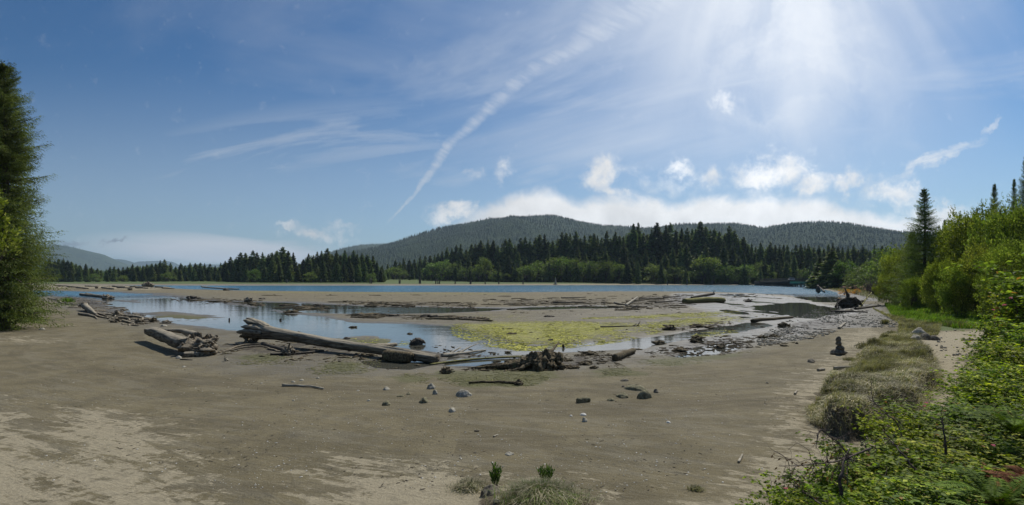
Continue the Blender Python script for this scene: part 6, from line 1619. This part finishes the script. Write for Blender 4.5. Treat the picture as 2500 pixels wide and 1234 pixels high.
# roses
def rose(px, py, Y, s, lb):
    rs = np.random.default_rng(px); mb = MB(); n = 14
    a = np.arange(n) * 2.399; d = np.stack([np.cos(a), np.sin(a), rs.uniform(-.2, .9, n)], 1)
    diamonds(mb, np.zeros((n, 3)), d, np.full(n, s), np.full(n, s * .9), px, .1)
    X = (px - 1250) / F * Y; o = link('rose_flower', fin(mb, 'rose_flower', M['pink'])); o.location = (X, Y, H + (HZ - py) / F * Y)
    tag(o, lb, 'flower')
rose(1918, 1193, 5.0, .022, 'pink flower low at the left foot of the thicket'); rose(2262, 984, 8.0, .030, 'pink flower at the left tip of the thicket'); rose(2425, 1088, 6.2, .026, 'pink flower in the middle right of the thicket')
rose(2452, 745, 15.5, .06, 'pink flower beside the meadow, lower one'); rose(2468, 728, 15.5, .05, 'pink flower beside the meadow, upper one'); rose(2425, 757, 16.0, .045, 'pink flower nearest the meadow grass'); rose(2257, 992, 7.9, .024, 'second pink flower at the left tip of the thicket')
# bare branches
def bare(px, py, Y, pts, label, seed, r=.012, kids=14, leafy=False, matn='deadtwig', kl=.3):
    """a dead branch through photograph points, with finer twigs"""
    rs = np.random.default_rng(seed); mb = MB()
    W_ = [np.array([(a - 1250) / F * (Y + q), Y + q, H + (HZ - b) / F * (Y + q)]) for a, b, q in pts]
    P = smooth_path(W_, 26, .04, seed); o = P[0]
    tube(mb, P - o, np.linspace(r, r * .3, 26), 5, cap=False)
    B = []; D = []
    for k in range(kids):
        i = rs.integers(4, 25); d = unit(rs.normal(size=3) + [0, 0, -.2] + unit(P[i] - P[i - 1]) * .8); L = kl * rs.uniform(.4, 1.1)
        q = smooth_path([P[i], P[i] + d * L * .5 + [0, 0, -.02], P[i] + d * L + rs.normal(size=3) * .08 + [0, 0, -.08]], 9, .05, seed + k)
        tube(mb, q - o, np.linspace(r * .4, r * .12, 9), 4, cap=False)
        for m in range(3):
            j = rs.integers(2, 8); dd = unit(d + rs.normal(size=3) * .8); q2 = [q[j], q[j] + dd * L * .35, q[j] + dd * L * .5 + [0, 0, -.04]]
            tube(mb, np.array(q2) - o, [r * .2, r * .13, r * .07], 3, cap=False)
            B.append(q2[2] - o); D.append(dd + [0, 0, -.8])
    t = thing('dead_branch', label, 'branch', tuple(o)); link('wood', fin(mb, 'branch_wood', M[matn]), None, t)
    if leafy:
        B = np.array(B); D = np.array(D); l2 = MB(); diamonds(l2, B, D, np.full(len(B), .045), np.full(len(B), .02), seed, .2); link('withered_leaves', fin(l2, 'withered_leaves', M['brownleaf']), None, t)
bare(0, 0, 6.2, [(2075, 1110, .4), (2045, 1080, .2), (2000, 1046, 0), (1994, 1075, -.1), (1992, 1095, -.1)], 'bent dead branch hanging over the sand left of the thicket', 810, .012, 16, kl=.28)
bare(0, 0, 5.6, [(2128, 1096, .3), (2040, 1128, .1), (1960, 1138, 0), (1905, 1138, 0)], 'long dead branch lying level over the left foot of the thicket', 811, .012, 22, True, kl=.30)
bare(0, 0, 5.2, [(2052, 1215, 0), (2052, 1165, 0), (2058, 1130, .1), (2074, 1096, .2)], 'thick dark upright stick in the left part of the thicket', 812, .020, 4, matn='twig', kl=.2)
bare(0, 0, 7.4, [(2215, 1090, .0), (2190, 1030, .2), (2150, 1000, .3), (2128, 978, .4), (2128, 945, .4)], 'forked dead branch in front of the near end of the turf island', 813, .012, 12, kl=.30)
bare(0, 0, 6.0, [(2010, 1234, -.6), (1960, 1200, 0), (1930, 1165, 0), (1925, 1140, 0)], 'dead twiggy branch with withered leaves at the lower left of the thicket', 814, .010, 20, True, kl=.24)
bare(0, 0, 6.4, [(2150, 1150, 0), (2125, 1110, 0), (2100, 1075, 0)], 'bare grey stick leaning left in the upper part of the thicket', 815, .012, 6, kl=.2)
bare(0, 0, 6.2, [(2310, 1110, 0), (2302, 1060, 0), (2298, 1020, .1)], 'dark dead stem upright in the centre of the thicket', 816, .016, 6, matn='twig', kl=.25)
bare(0, 0, 6.0, [(2250, 1170, 0), (2200, 1105, .2), (2160, 1060, .5)], 'long grey dead stem slanting through the thicket', 817, .013, 10, kl=.25)
bare(0, 0, 13.0, [(2210, 860, 5), (2170, 890, 2.5), (2130, 915, 1.4), (2100, 925, .9)], 'pale thin fallen branch on top of the turf island', 818, .016, 6, matn='palewood', kl=.5)
bare(0, 0, 6.6, [(2000, 1195, 0), (1992, 1150, 0), (1975, 1100, 0), (1945, 1080, 0), (1925, 1100, .1)], 'thin arching dead twig at the left foot of the thicket', 819, .006, 8, kl=.2)
# grey dead bush by the willows
rsb = np.random.default_rng(31); mb = MB(); p = at(2138, 722)
for i in range(70):
    a = rsb.uniform(0, 6.283); d = np.array([math.cos(a) * .7, math.sin(a) * .7, rsb.uniform(.3, 1.3)]); L = rsb.uniform(1.5, 3.4)
    tube(mb, smooth_path([(0, 0, 0), d * L * .5, d * L + rsb.normal(size=3) * .4], 7, .3, i), np.linspace(.06, .015, 7), 4, cap=False)
    for k in range(5): q = d * L * rsb.uniform(.4, 1); tube(mb, [q, q + rsb.normal(size=3) * .5], [.03, .01], 3, cap=False)
o = link('dead_bush', fin(mb, 'dead_bush', M['deadtwig'])); o.location = p; tag(o, 'grey leafless bush between the huge root mass and the willows', 'bush')

# ------------------------------------------------------------------ air
m = bpy.data.materials.new('haze'); m.use_nodes = True; T = NT(m.node_tree); T.n.clear()
o_ = T.new('ShaderNodeOutputMaterial'); pv = T.new('ShaderNodeVolumePrincipled')
pv.inputs['Color'].default_value = (0.62, 0.82, 1.0, 1); pv.inputs['Density'].default_value = 0.000075; pv.inputs['Anisotropy'].default_value = 0.2
T.l.new(pv.outputs[0], o_.inputs['Volume'])
mb = MB(); box(mb, (-12500, 0, -16), (12500, 0, -16), 25000, 560)
o = link('haze', fin(mb, 'haze', m)); tag(o, kind='stuff')
o['label'] = 'thin blue air between the viewer and the far hills'; o['category'] = 'haze'
print('conifers', NCON, 'objects', len(bpy.data.objects))
